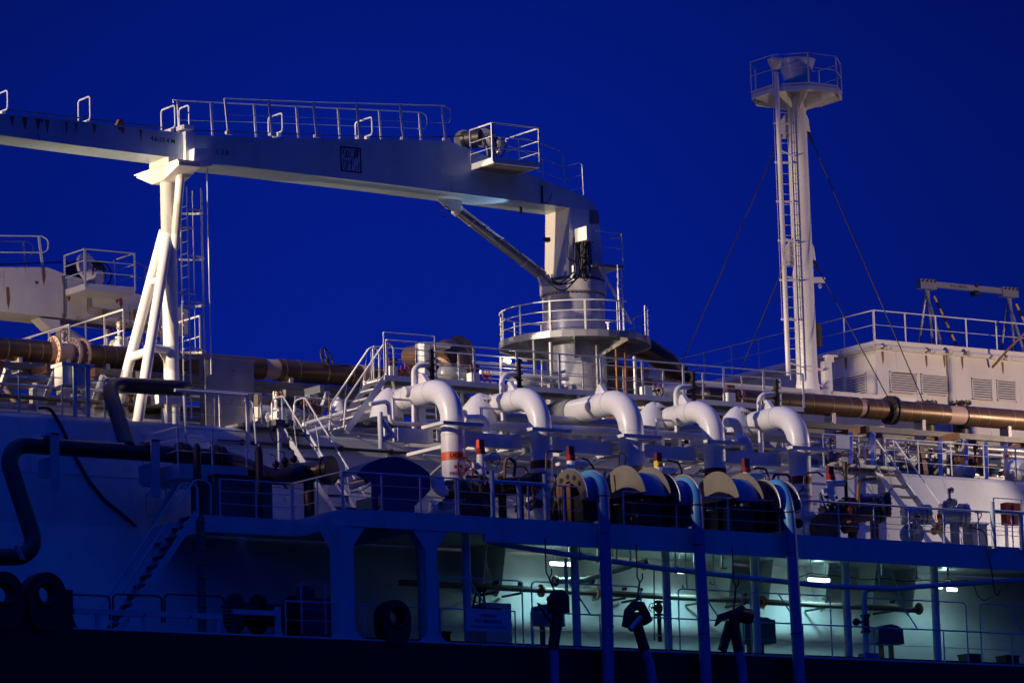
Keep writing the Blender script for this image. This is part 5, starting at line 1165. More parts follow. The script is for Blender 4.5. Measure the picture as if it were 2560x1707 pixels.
# jib cylinder + bracket
t=thing('boom_cylinder','long grey hydraulic ram propping the main crane boom','hydraulic ram',at(1360,695,Y=YM),'boom rams')
P0,P1=at(1145,527,Y=YM),at(1357,690,Y=YM); MB().cyl(P0,P1,.185,seg=20).build('cylinder_barrel',grey,t)
d=(P1-P0).normalized(); g=MB(); g.cyl(P0-d*.12,P0+d*.02,.21,seg=20); g.cyl(P0+d*.6,P0+d*.63,.192,seg=20); g.cyl(P0+d*3.0,P0+d*3.03,.192,seg=20); g.build('collar',white,t)
g=MB(); g.cyl(P0-d*.4,P0-d*.1,.14,seg=14); g.build('rod',galv,t)
g=MB(); o=V((0,-.22,.05)); g.cyl(P0+o+d*.3,P1+o*.9-d*.2,.022,seg=6)
for f in(.3,.47,.68,.9): q=P0+(P1-P0)*f+o; g.box(q.x-.05,q.x+.05,q.y-.04,q.y+.1,q.z-.05,q.z+.05)
g.build('feed_pipe',galv,t)
g=MB()
for Y_ in(YM-.32,YM+.22): g.prism([at(1095,497,Y=Y_),at(1155,503,Y=Y_),at(1152,524,Y=Y_),at(1140,528,Y=Y_),at(1118,520,Y=Y_)],(0,.1,0))
g.build('boom_lug',white,cr_)
g=MB(); 
for Y_ in(YM-.34,YM+.24): g.prism([at(1347,692,Y=Y_),at(1372,685,Y=Y_),at(1385,715,Y=Y_),at(1355,715,Y=Y_)],(0,.1,0))
g.build('foot_lug',whiteR,cr_)
MB().torus(at(1112,530,Y=YM-.3),(.3,1,0),.18,.014,16,5).build('hose_loop',black,cr_)
g=MB(); p=at(1302,518,Y=YM); g.cyl(p,p-V((0,0,.22)),.05,seg=8); g.build('under_lamp',iron,cr_)
# blue-white work lamp under the boom
wl=thing('work_light','small cold-white work light on the left edge of the crane king post','lamp',at(1368,600,Y=9.4))
c=at(1368,600,Y=9.4); g=MB(); g.box(c.x-.1,c.x+.1,9.35,9.5,c.z-.06,c.z+.08); g.build('housing',iron,wl)
l=lamp('work_light_beam','SPOT',c+V((-.2,-.1,.1)),260,(.5,.68,1.0),at(1120,500,Y=10.0),.05,50); l.parent=wl; l.location=V((-.2,-.1,.1))
# ================================================================ CRANE REST
cb=at(431,1060,Y=YM); ct=at(420,452,Y=YM); XR=(cb.x+ct.x)/2
rs=thing('crane_rest','bright warm-lit white crane rest, a column with two raking legs under the boom','crane rest',(XR,YM,ZT))
MB().cyl((XR,YM,ZT),(XR,YM,ct.z),.25,seg=28).build('column',pipe_w,rs)
zt=at(432,428,Y=YM).z
g=MB(); g.prism([(XR-.39,YM-1.35,zt+.03),(XR-.39,YM+1.3,zt+.03),(XR-.39,YM+1.3,zt-.03),(XR-.39,YM+.35,zt-.42),(XR-.39,YM-.35,zt-.42),(XR-.39,YM-1.35,zt-.1)],(.78,0,0)); g.build('head_beam',pipe_w,rs)
g=MB(); g.box(XR-.45,XR+.45,YM-1.4,YM+1.35,zt+.03,zt+.07); g.build('head_plate',pipe_w,rs)
g=MB(); g.box(XR-.32,XR+.38,YM-.6,YM+.6,zt+.07,at(440,405,Y=YM).z); g.build('wood_pad',whiteR,rs)
MB().cyl((XR+.05,YM-.75,zt-.1),(XR+.1,YM-.15,at(437,625,Y=YM).z),.145,seg=18).build('raking_strut',pipe_w,rs)
jz=at(405,575,Y=YM).z; LA=at(272,1050,Y=11.3); LB=at(341,1058,Y=9.2)
fa=V((LA.x,11.3,ZT)); fb=V((LB.x,9.2,ZT)); ja=V((XR-.1,10.12,jz)); jb=V((XR-.05,9.95,jz-.15))
MB().cyl(fa,ja,.17,seg=20).build('raking_leg',pipe_w,rs); MB().cyl(fb,jb,.17,seg=20).build('raking_leg',pipe_w,rs)
def lerp(a,b,z): f=(z-a.z)/(b.z-a.z); return a+(b-a)*f
g=MB(); z_=at(320,895,Y=11).z
pa,pb=lerp(fa,ja,z_),lerp(fb,jb,z_-.0); g.cyl(pa,pb,.14,seg=14)
z2=at(392,700,Y=10).z; g.cyl(lerp(fa,ja,z2),lerp(fb,jb,z2),.10,seg=12)
g.cyl(pb+V((0,0,.1)),(XR,YM,z_+.15),.13,seg=14); g.build('cross_tie',pipe_w,rs)
g=MB(); g.prism([(XR-.05,YM-.02,z_+.35),(XR-.6,YM-.1,z_+.2),(XR-.3,YM-.05,z_-.2),(XR-.02,YM-.02,z_-.9)],(0,.04,0)); g.build('gusset',pipe_w,rs)
zl_=at(470,1050,Y=10.2).z; XLd=xat(465,10.1,29)
zlt=at(455,470,Y=10.1).z
ladder('caged ladder on the right of the crane rest',(XLd,10.1,ZT+.6),(XLd,10.1,zlt),(0,.42,0),.38,rail_w,(.68,0,0),1.5)
g=MB(); XX=xat(515,9.8,30); 
for z in(at(460,570,Y=10.1).z,at(460,735,Y=10.1).z,at(460,895,Y=10.1).z): g.bar((XR+.2,10.0,z),(XLd+.3,10.0,z),.06,.05)
g.bar((XR+.2,10,zlt),(XLd,10.1,zlt),.06,.06); g.build('ladder_bracket',rail_w,rs)
one('thin_pipe',MB().cyl((XX,9.6,ZT+2),(XX,9.6,at(512,420,Y=9.6).z),.022,seg=6),rail_w,'thin vertical rod right of the caged ladder','rod')
g=MB(); a=at(410,985,Y=9.0); g.box(a.x-.25,a.x+.7,8.9,9.4,at(410,1010,Y=9).z,a.z); g.cyl((a.x+.2,9.2,ZT),(a.x+.2,9.2,a.z),.18,seg=12); one('rest_base_box',g,white,'white box on a short post beside the foot of the crane rest','box')
# ================================================================ REAR CRANE (far left)
YQ=22.0
def Q(x,y,Y=YQ): return at(x,y,Y=Y)
r2=thing('deck_crane','rusty off-white second crane boom behind the crane rest at the far left','crane',Q(380,900),'hose handling cranes')
MB().prism([Q(-140,668),Q(0,668),Q(118,668),Q(165,686),Q(300,722),Q(395,750),Q(470,775),Q(470,835),Q(395,812),Q(165,795),Q(0,778),Q(-140,765)],(0,1.5,0)).build('boom_section',whiteR,r2)
g=MB()
for x,y,x1,y1 in((158,690,158,790),): g.prism([Q(x,y),Q(x+3,y),Q(x+3,y1),Q(x,y1)],(0,-.04,0))
for dy in(0,5,10,14): g.tube(fil([Q(218+dy*.7,736),Q(218+dy*.7,782-dy),Q(400,806-dy)],.12,3),.012,5)
g.build('seam_and_pipes',greyd,r2)
g=MB()
for x in(255,332): g.prism([Q(x,774),Q(x+4,774),Q(x+4,798),Q(x,798)],(0,-.06,0))
for x,y,w_,h_ in((12,690,0,0),): pass
g.build('pipe_clip',rustm,r2)
for x,y,l_ in((107,668,42),(18,718,52),(160,728,12),(157,690,24),(90,703,8),(170,735,18),(290,738,20),(300,745,25),(158,785,12)):
    g=MB(); p=Q(x,y); 
    vs=[p+V((-.05,-.008,0)),p+V((.07,-.008,0)),p+V((.10,-.008,-l_/67*.5)),p+V((.03,-.008,-l_/67)),p+V((-.02,-.008,-l_/67*.7))]; g.add(vs,[(0,1,2,3,4)]); g.build('rust_streak',rustm,r2)
p=Q(8,722); text('4.6-25.4 M',.26,(p.x-.75,YQ-.01,p.z),(1,0,-.03),(.03,0,1),r2,ink)
YN=20.6; bz=Q(213,716,YN).z; X0,X1=Q(213,700,YN).x,Q(338,720,YN).x
MB().box(X0,X1,YN,YQ,bz-.1,bz+.12).build('basket_floor',white,r2)
g=MB(); H=1.3
for p in((X0,YN),(X1,YN),(X0,YQ),(X1,YQ)): g.bar((*p,bz),(*p,bz+H),.08 if p==(X0,YN) else .05,.05)
g.build('basket_post',rail_w,r2)
g=MB()
for h in(H,H*.7,H*.4):
    r_=.03 if h==H else .02
    g.cyl((X0,YN,bz+h),(X1,YN,bz+h),r_,seg=6); g.cyl((X0,YN,bz+h),(X0,YQ,bz+h),r_,seg=6); g.cyl((X1,YN,bz+h),(X1,YQ,bz+h),r_,seg=6)
g.build('basket_rail',rail_w,r2)
g=MB(); g.cyl(Q(180,680,YQ+.9),Q(215,668,YQ+.1),.36,seg=18); g.build('winch_drum',iron,r2)
g=MB(); g.cyl(Q(214,668,YQ+.1),Q(220,666,YQ),.5,seg=18); g.cyl(Q(225,690,YQ),Q(250,695,YQ-.4),.26,seg=14); g.build('winch_motor',whiteR,r2)
g=MB(); g.torus(Q(255,685,YQ-.3),(.2,-1,0),.42,.03,18,5)
for k in range(7): g.tube(fil([Q(228+4*k,655,YQ-.3),Q(240+4*k+random.uniform(-5,5),675,YQ-.4),Q(232+5*k,700,YQ-.3)],.2,3),.025,5)
g.build('winch_hose',black,r2)
g=MB(); g.ball(Q(240,662,YQ-.2),.13,8); g.ball(Q(252,672,YQ-.3),.1,8); g.build('brass_fitting',brass,r2)
g=MB(); YT_=YQ+.2
g.tube(fil([Q(-100,588,YT_),Q(105,590,YT_),Q(121,600,YT_),Q(120,625,YT_),Q(108,631,YT_),Q(-100,630,YT_)],.3,5),.03,6)
g.tube(fil([Q(-100,604,YT_+1.1),Q(70,604,YT_+1.1),Q(82,615,YT_+1.1),Q(80,640,YT_+1.1),Q(62,643,YT_+1.1)],.3,5),.026,6)
g.build('boom_rail',rail_w,r2)
g=MB(); g.bar(Q(106,664,YT_),Q(97,592,YT_),.08,.05); g.bar(Q(64,668,YT_+1.1),Q(57,605,YT_+1.1),.08,.05); g.build('rail_post',rail_w,r2)
g=MB(); g.tube(fil([Q(338,655,YQ),Q(370,670,YQ),Q(430,690,YQ)],.3,3),.02,6); g.tube([Q(338,690,YQ),Q(430,725,YQ)],.016,5); g.tube([Q(362,668,YQ),Q(363,730,YQ)],.02,5); g.build('walkway_rail',rail_w,r2)
MB().prism([Q(97,794),Q(150,800),Q(150,820),Q(140,828),Q(125,822)],(0,.6,0)).build('boom_lug',whiteR,r2)
t=thing('boom_cylinder','off-white hydraulic ram under the rear crane boom at the far left','hydraulic ram',Q(225,880,YQ+.4),'boom rams'); MB().cyl(Q(150,825,YQ+.4),Q(240,885,YQ+.4),.24,seg=18).build('cylinder_barrel',whiteR,t)
MB().tube([Q(-60,663,YQ+.7),Q(170,655,YQ+.7)],.025,5).build('hoist_rope',black,r2)
# lit valve platform behind the crane rest
YV2=16.5; p=at(256,882,Y=YV2)
t=thing('lit_platform','bright railed valve platform behind the crane rest legs','platform',(p.x,YV2,p.z-1))
zb3=at(512,905,Y=YV2).z
X0=at(256,882,Y=19).x
def lrail(pts,h,lab): return rail(lab,pts,h,(.45,),1.3,.035,m=white,mid_r=.025)
xa=xat(500,15.2,zb3)
MB().box(xa-3.6,xa,15.0,20.0,zb3-.1,zb3).build('floor',white,t)
lrail([(xa-3.0,20.0,zb3),(xa-3.0,15.0,zb3)],1.25,'bright front rail of the lit valve platform behind the crane rest')
lrail([(xa-.1,20.0,zb3),(xa-.1,15.0,zb3)],1.25,'bright rail at the right end of the lit valve platform')
lrail([(xa-3.9,21.0,zb3),(xa-3.9,17.0,zb3)],1.0,'lower bright rail at the left end of the lit valve platform')
for k,(dx,dy) in enumerate(((-2.6,16),(-2.2,17.5),(-1.2,16.2),(-.8,18),(-3.3,18.5))):
    gate_valve(['rusty hand-wheel valve nearest on the lit platform','white-bodied valve beside it on the lit platform','valve behind the crane rest column on the lit platform','rear valve on the lit platform','leftmost valve on the lit platform'][k],(xa+dx,dy,zb3+.3),1.0,wm=rustm,bm=pipe_w,wr=.2,group='valves on the lit platform')
# ================================================================ MAST
YMm=16.0; mb_=at(2022,985,Y=YMm); mt=at(1988,262,Y=YMm); XMm=(mb_.x+mt.x)/2; zm0=at(2022,985,Y=YMm).z; zmt=at(1988,250,Y=YMm).z
ms=thing('signal_mast','tall white mast with a railed eight-sided top platform, right of centre','mast',(XMm,YMm,ZT))
MB().tube([(XMm,YMm,ZT),(XMm,YMm,zm0),(XMm,YMm,zm0+.55),(XMm,YMm,zmt)],[.52,.47,.39,.355],32,True,True).build('mast_tube',pipe_w,ms)
g=MB(); nn=8; R=1.72
zp_=at(1988,234,Y=YMm).z
def op(k,r,z,o=.39): a=2*math.pi*k/nn+o; return V((XMm+.05+r*math.cos(a),YMm+r*math.sin(a),z))
poly=[op(k,R,zp_) for k in range(8)]; g=MB(); g.prism(poly,(0,0,-.05)); g.build('platform_deck',white,ms)
g=MB()
for k in range(8):
    a,b=op(k,R,zp_),op(k+1,R,zp_); dn=V((0,0,-.22)); g.add([a+V((0,0,.06)),b+V((0,0,.06)),b+dn,a+dn,a*1,b*1],[(0,1,2,3)])
    ai,bi=op(k,R-.03,zp_),op(k+1,R-.03,zp_); g.add([ai+V((0,0,.06)),bi+V((0,0,.06)),bi+dn,ai+dn],[(3,2,1,0)]); g.add([a+dn,b+dn,bi+dn,ai+dn],[(0,1,2,3)])
g.build('platform_skirt',white,ms)
for k in range(8):
    a=2*math.pi*k/nn+.39; d=V((-math.sin(a),math.cos(a),0))*.02; g=MB(); g.prism([op(k,.33,zp_-.05)-d,op(k,R-.04,zp_-.05)-d,op(k,R-.04,zp_-.18)-d,op(k,.33,zp_-.62)-d],d*2); g.build('platform_bracket',white,ms)
for h,r_ in((1.15,.026),(.62,.016)): MB().tube([op(k,R-.02,zp_+h) for k in range(9)],r_,6).build('platform_rail',rail_w,ms)
for k in range(8): MB().bar(op(k,R-.02,zp_),op(k,R-.02,zp_+1.15),.07,.03,(1,0,0)).build('rail_post',rail_w,ms)
bz_=at(1992,206,Y=YMm).z; tz=at(1992,154,Y=YMm).z; XB=at(1992,190,Y=YMm).x
MB().lathe((XB,YMm,0),[(.2,bz_),(.42,bz_+.02),(.43,bz_+.04),(.70,tz),(.71,tz+.03),(.67,tz+.02),(.40,bz_+.12),(.05,bz_+.1)],32).build('light_bowl',white,ms)
MB().cyl((XB,YMm,zp_),(XB,YMm,bz_+.02),.27,seg=20).build('bowl_neck',pipe_w,ms)
XP=xat(1965,15.4,at(1945,620,Y=15.4).z); YPp=15.2
pl0=at(1991,940,Y=YPp);pl1=at(1920,170,Y=YPp); XP=(pl0.x+pl1.x)/2
tz2=at(1920,145,Y=YPp).z
MB().cyl((XP,YPp,pl0.z),(XP,YPp,tz2-.5),.085,seg=12).build('side_pole',pipe_w,ms)
MB().lathe((XP,YPp,0),[(.05,tz2-.42),(.17,tz2-.40),(.30,tz2-.08),(.31,tz2-.02),(.2,tz2+.04),(.02,tz2+.06)],20).build('small_bowl',white,ms)
g=MB()
for y in(377,570+25,690,905): z=at(1960,y-0,Y=YPp).z; g.bar((XP,YPp,z),(XMm,YMm,z),.05,.05)
g.build('pole_bracket',rail_w,ms)
XLm=(at(1953,300,Y=15.7).x+at(2003,930,Y=15.7).x)/2
ladder('caged ladder running up the left side of the tall mast',(XLm,15.8,at(1990,950,Y=15.8).z),(XLm,15.8,zp_-.1),(.28,-.15,0),.38,rail_w,(-.44,.05,0),1.45,cw=.16)
for (x0,y0,x1,y1,Y1,lab,dx) in((2021,332,2310,1008,8.5,'upper right guy wire of the mast',.3),(2035,653,2218,990,9.5,'lower right guy wire of the mast',.3),(1954,337,1702,912,18.0,'upper left guy wire of the mast',-.3),(1965,653,1850,930,18.0,'lower left guy wire of the mast',-.3)):
    a=at(x0,y0,Y=YMm);b=at(x1,y1,Y=Y1+ (4.0 if dx>0 else 0))
    t=thing('guy_wire',lab,'guy wire',b,'guy wires of the mast'); MB().cyl(a,b,.022,seg=5).build('wire',black,t)
    d=(b-a).normalized(); MB().cyl(a,a+d*.45,.06,.04,seg=8).build('turnbuckle',iron,t)
    g=MB(); h=V((XMm+dx,YMm,a.z+1.0)); g.prism([h,V((XMm+dx,YMm,a.z-.1)),a+V((0,0,-.15)),a+V((dx*.3,0,.05)),a+V((dx*.1,0,.5))],(0,.06,0)); g.build('mast_lug',pipe_w,ms)
p=at(2045,703,Y=YMm); g=MB(); g.bar((XMm,YMm,p.z),(XMm+.95,YMm,p.z+.05),.16,.2); g.torus((XMm+.75,YMm,p.z-.18),(0,1,0),.06,.03,10,5); g.build('cross_arm',white,ms)
one('halyard',MB().cyl((XMm+.45,YMm,p.z),(XMm+.45,YMm,p.z-5),.008,seg=4),black,'thin halyard hanging from the short arm of the mast','rope')
p=at(2042,838,Y=YMm+2); one('black_drum',MB().cyl(p+V((0,0,-.45)),p+V((0,0,.42)),.19,seg=12),iron,'small black cylinder hanging on the rail right of the mast','drum')
# vent post right of mast base
p=at(2065,905,Y=17); q=at(2068,990,Y=17); t=thing('vent_post','short white vent post with a T top beside the mast foot','vent',(p.x,17,q.z-.5)); X=p.x
MB().cyl((X,17,q.z-.5),(X,17,p.z),.21,seg=18).build('body',white,t); g=MB(); g.box(X+.02,X+.3,16.9,17.1,p.z,p.z+.2); g.box(X-.02,X+.45,16.85,17.15,p.z+.2,p.z+.26); g.build('top_arm',white,t)
g=MB(); z=at(2050,925,Y=17).z; g.bar((XMm+.2,16.6,z),(X-.1,17,z+.0),.1,.08); g.bar((XMm+.2,16.6,z-.35),(X-.1,17,z-.65),.05,.05); g.build('stay_arm',white,t)
# white slab the mast stands on
MB()
t=thing('mast_base','white deck box behind the header pipe on which the mast stands','deck box',(XMm,17,ZT)); x0=xat(1840,14.8,zm0); x1=xat(2290,14.8,zm0-.1)
MB().box(x0-2,x1,14.8,20,ZT,zm0-.05).build('body',white,t)
# ================================================================ DECKHOUSE
YH=19.0
hc=at(2187,850,Y=YH); hz=hc.z; HX=hc.x; H1=HX+22
dh=thing('deckhouse','white deckhouse with louvred vents and a railed roof at the right','deckhouse',(HX,YH,ZT))
MB().box(HX+.18,H1,YH+.18,YH+16,ZT,hz-.3).build('wall',house_w,dh)
g=MB(); g.box(HX,H1,YH,YH+16.2,hz-.32,hz-.02); g.build('roof',house_w,dh)
g=MB(); g.cyl((HX+.02,YH-.05,hz-.22),(H1,YH-.05,hz-.22),.06,seg=8); g.cyl((HX-.05,YH,hz-.22),(HX-.05,YH+16,hz-.22),.06,seg=8); g.box(HX-.04,H1,YH-.04,YH+.02,hz-.02,hz+.03); g.build('gutter_pipe',white,dh)
X=xat(2383,YH+.1,29); MB().cyl((X,YH+.05,ZT),(X,YH+.05,hz-.35),.13,seg=12).build('down_pipe',white,dh)
def louver(cs,n=8,face='y'):
    (x0,y0),(x1,y1)=cs
    if face=='y':
        a=at(x0,y0,Y=YH+.18);b=at(x1,y1,Y=YH+.18); g=MB(); yy=YH+.18
        g.box(a.x,b.x,yy-.05,yy+.0,a.z-.04,a.z+.0); g.box(a.x,b.x,yy-.05,yy,b.z,b.z+.04); g.box(a.x,a.x+.04,yy-.05,yy,b.z,a.z); g.box(b.x-.04,b.x,yy-.05,yy,b.z,a.z)
        fr=g.build('louver_frame',whiteR,dh); g=MB(); h=(a.z-b.z-.08)/n
        for k in range(n): z=b.z+.04+h*k; g.prism([(a.x+.04,yy-.045,z+.01),(a.x+.04,yy-.005,z+h*.75),(a.x+.04,yy-.0,z+h*.6),(a.x+.04,yy-.035,z)],(b.x-a.x-.08,0,0))
        o=g.build('slats',white,fr) ; 
        g=MB(); g.box(a.x+.04,b.x-.04,yy-.004,yy-.002,b.z+.04,a.z-.04); g.build('dark_gap',iron,fr)
    else:
        xx=HX+.18; a=at(x0,y0,X=xx);b=at(x1,y1,X=xx); ya,yb=max(a.y,b.y),min(a.y,b.y); zt=b.z if False else at(x1,y0,X=xx).z; zb=y1
        return
for cs in(((2223,928),(2293,986)),((2301,934),(2371,991)),((2428,944),(2481,1002)),((2490,949),(2540,1006))): louver(cs)
# rust lines at the louver feet
g=MB()
for x,y,l in((2225,979,60),(2320,985,45),(2430,996,50),(2232,929,50)): a=at(x,y,Y=YH+.12); b=at(x+l,y+l*.07,Y=YH+.12); g.box(a.x,b.x,YH+.12,YH+.125,a.z-.03,a.z)
g.build('rust_line',rustm,dh)
xx=HX+.18
for (x0,x1,yt,yb_) in((2166,2116,932,985),(2110,2084,942,985),(2075,2046,950,990)):
    a=at(x0,yt,X=xx);b=at(x1,yt+12,X=xx); zt_=at(x0,yt,X=xx).z; zb_2=zt_-.85; g=MB(); g.box(xx-.05,xx,a.y,b.y,zt_-.04,zt_); g.box(xx-.05,xx,a.y,b.y,zb_2,zb_2+.04); g.box(xx-.05,xx,a.y,a.y+.04,zb_2,zt_); g.box(xx-.05,xx,b.y-.04,b.y,zb_2,zt_)
    fr=g.build('louver_frame',whiteR,dh); g=MB(); n=8; h=(zt_-zb_2-.08)/n
    for k in range(n): z=zb_2+.04+h*k; g.prism([(xx-.045,a.y+.04,z+.01),(xx-.005,a.y+.04,z+h*.75),(xx,a.y+.04,z+h*.6),(xx-.035,a.y+.04,z)],(0,b.y-a.y-.08,0))
    g.build('slats',white,fr); MB().box(xx-.004,xx-.002,a.y+.04,b.y-.04,zb_2+.04,zt_-.04).build('dark_gap',iron,fr)
for x,y,face in((2105,887,'x'),(2213,870,'y'),(2322,880,'y'),(2367,880,'y'),(2412,884,'y'),(2513,897,'y')):
    g=MB(); p=at(x,y,X=HX) if face=='x' else at(x,y,Y=YH); g.cyl(p,p+V((-.25,0,0)) if face=='x' else p+V((0,-.25,-.02)),.08,seg=8); g.torus(p+(V((-.25,0,0)) if face=='x' else V((0,-.25,-.02))),(1,0,0) if face=='x' else (0,1,0),.10,.03,10,5); g.build('rusty_fitting',whiteR,dh)
    g=MB(); q=p+(V((.17,0,-.1)) if face=='x' else V((0,.172,-.1))); 
    w_=V((0,.08,0)) if face=='x' else V((.06,0,0)); g.add([q-w_,q+w_,q+w_*.8+V((0,0,-.35)),q+V((0,0,-.5)),q-w_*.5+V((0,0,-.3))],[(0,1,2,3,4)]); g.build('rust_streak',rustm,dh)
g=MB(); a=at(2481,918,Y=YH); b=at(2525,868,Y=YH-1.2); g.cyl(a,b,.05,seg=6); g.cyl(b,at(2575,820,Y=YH-1.6),.045,seg=6); t=one('boom_stay',g,rustm,'rusty rod slanting up from the deckhouse wall at the right edge','rod')
# roof rails
rail('white guard rail along the front edge of the deckhouse roof',[(HX+.05,YH+.05,hz),(HX+21,YH+.05,hz)],1.15,(.52,),1.55,.026,pm=white,name='guard_rail')
rail('white guard rail along the left edge of the deckhouse roof, running back to the left',[(HX+.05,YH+.1,hz),(HX+.05,YH+16,hz)],1.15,(.52,),1.7,.026,pm=white)
# gantry on the roof
YG=22.0; gt=thing('gantry_frame','small portable lifting gantry with striped chains on the deckhouse roof','gantry',at(2310,860,Y=YG))
a,b=at(2298,708,Y=YG),at(2533,730,Y=YG); g=MB(); g.bar((a.x+.5,YG,a.z),(b.x-.2,YG,a.z),.16,.22); g.build('beam',grey,gt)
zg=a.z
for xx_,s in((a.x+.3,0),(b.x-.3,0)):
    g=MB(); g.box(xx_-.35,xx_+.45,YG-.15,YG+.15,zg-.22,zg+.16); g.build('head_bracket',grey,gt)
    for (dx,dy) in((0,-1.0),(.12,.9),(.42,.2)): MB().cyl((xx_+dx*.3,YG,zg-.25),(xx_+dx,YG+dy,hz),.06,seg=8).build('leg',grey,gt)
    q0=V((xx_+.25,YG-.2,zg-.5)); q1=V((xx_+.85,YG-.9,hz+.2)); n_=9
    for k in range(n_): p=q0+(q1-q0)*(k/n_); r=q0+(q1-q0)*((k+1)/n_); MB().cyl(p,r,.045,seg=6).build('striped_brace',black if k%2 else yellow,gt)
    g=MB()
    for k in range(4): g.prism([(xx_-.3+.2*k,YG-.155,zg+.05),(xx_-.2+.2*k,YG-.155,zg+.05),(xx_-.14+.2*k,YG-.155,zg+.15),(xx_-.24+.2*k,YG-.155,zg+.15)],(0,.004,0))
    g.build('warning_stripes',ink,gt)
text('W.L.L. 1000 KG',.13,(a.x+1.9,YG-.085,zg),(1,0,0),(0,0,1),gt,ink)
g=MB(); X=xat(2437,YG,zg); g.box(X-.12,X+.12,YG-.15,YG+.15,zg-.3,zg-.11); g.cyl((X,YG-.14,zg+.1),(X,YG+.14,zg+.1),.08,seg=8); g.build('trolley',iron,gt)

# ================================================================ MORE PIPEWORK
random.seed(11)
for dY,dz,r_,m_ in((10.6,.95,.05,pipe_w),(11.7,1.55,.22,grey),(12.2,.45,.045,pipe_w),(13.6,1.35,.10,greyd),(14.8,1.9,.26,grey),(10.9,1.75,.06,whiteR)):
    MB().cyl((-22,dY,zra-dz),(70,dY,zra-dz),r_,seg=10).build('small_pipe',m_,rk)
for px in (2095,2200,2280,2400,2470,2530,700,860,980):
    X=xat(px,11.5,26.5); g=MB(); g.bar((X,11.2,ZT),(X+random.uniform(-.8,.8),12.6,zra-.4),.09,.12); g.build('rack_brace_bar',random.choice([white,grey,whiteR]),rk)
    g=MB(); g.bar((X-.1,10.4,zra-1.9),(X-.1,14.9,zra-1.9),.08,.1); g.build('pipe_support_bar',rustm if px>2300 else grey,rk)
for k,px in enumerate((2078,2142,2205,2268,2325,2392,2438,2515,690,770,835,905)):
    Y_=random.uniform(8.6,10.4); X=xat(px,Y_,26)
    gate_valve('small hand-wheel valve half hidden under the pipe rack',(X,Y_,ZT+.55+random.uniform(0,.3)),random.uniform(.7,1.1),wm=random.choice([redd,iron]),bm=random.choice([pipe_w,rustm,grey]),wr=random.uniform(.13,.22),group='small valves half hidden under the pipe rack')
# small standpipes between the loading pipes
for k,px in enumerate((1180,1218,1292,1318,1392,1470,1512,1618,1712,1745,1832,1905,1948,2052)):
    Y_=random.uniform(2.0,4.2); X=xat(px,Y_,23); h=random.uniform(1.0,2.4)
    t=thing('standpipe','thin standpipe between the white loading pipes','pipe',(X,Y_,ZD),'thin standpipes between the loading pipes')
    g=MB(); d=random.choice([-1,1])*random.uniform(.25,.7); g.tube(fil([(X,Y_,ZD),(X,Y_,ZD+h),(X+d,Y_+.3,ZD+h)],.12,4),random.uniform(.03,.06),8); g.build('pipe',random.choice([pipe_w,rustm,iron,grey]),t)
    g=MB(); z=ZD+h*random.uniform(.4,.7); flange(g,(X,Y_,z),(0,0,1),.11,.02); flange(g,(X,Y_,z+.16),(0,0,1),.11,.02); g.cyl((X,Y_,z),(X,Y_,z+.16),.08,seg=8); g.cyl((X,Y_,z+.08),(X-.2,Y_-.15,z+.08),.02,seg=5); g.build('valve',iron,t)
# long service pipes on the sloping side
def slope_pipe(label,px0,px1,zo,r,m):
    Y_=onslope(zo)-.12; g=MB(); g.cyl((xat(px0,Y_,zo),Y_,zo),(xat(px1,Y_,zo),Y_,zo),r,seg=8)
    t=thing('slope_pipe',label,'pipe',(xat(px0,Y_,zo),Y_,zo),'pipes along the sloping side'); g.build('pipe',m,t); g=MB()
    n=max(2,int((px1-px0)/110))
    for k in range(n): X=xat(px0+(px1-px0)*(k+.5)/n,Y_,zo); g.box(X-.04,X+.04,Y_-.06,Y_+.2,zo-.08,zo+.08)
    g.build('clamp',iron,t)
slope_pipe('dark pipe clamped along the sloping side left of the first loading pipe',545,1040,24.45,.05,iron)
slope_pipe('lower dark pipe clamped along the sloping side behind the loading pipes',1040,2040,23.6,.07,grey)
slope_pipe('thin white pipe along the top of the sloping side behind the loading pipes',1060,2080,24.4,.04,pipe_w)
for k,px in enumerate((1085,1165,1245,1430,1520,1700,1760,1930)):
    X=xat(px,5.0,24.2); one('pipe_bracket',MB().bar((X,3.2,24.1),(X,6.6,24.6),.09,.14).bar((X,3.4,24.1),(X,5.9,23.2),.06,.06),random.choice([pipe_w,grey]),'steel bracket under the long pipes on the sloping side','bracket','brackets under the long pipes')
# black hose loops and cables on the platform
for k,(px,py) in enumerate(((1232,1200),(1345,1190),(1560,1165),(1745,1180),(2065,1250),(2230,1235),(2450,1290))):
    c=at(px,py,Y=1.9); g=MB(); pts=[c+V((random.uniform(-.5,.5),random.uniform(-.2,.2),random.uniform(-.6,.5))) for _ in range(4)]
    one('cable_loop',MB().tube(fil(pts,.25,5),.02,5),black,'thin black cable loop among the small manifold valves','cable','thin cable loops among the manifold valves')

c=at(1268,905,Y=7.7); t=thing('bulkhead_lamp','small warm-white lamp under the round crane platform, behind the catwalk rail','lamp',c)
MB().box(c.x-.14,c.x+.14,7.7,7.9,c.z-.02,c.z+.12).build('housing',grey,t); MB().lathe((c.x,7.62,0),[(.01,c.z-.06),(.07,c.z-.04),(.08,c.z+.04),(.01,c.z+.08)],12).build('lit_globe',emis('lit_globe',(1,.93,.7),5),t)
MB().bar((c.x,7.8,c.z+.12),(c.x,7.8,zc+1.1),.04).build('lamp_arm',grey,t)
l=lamp('lamp_glow','POINT',c,22,(1,.90,.66),size=.1); l.parent=t; l.location=V((0,-.3,0))

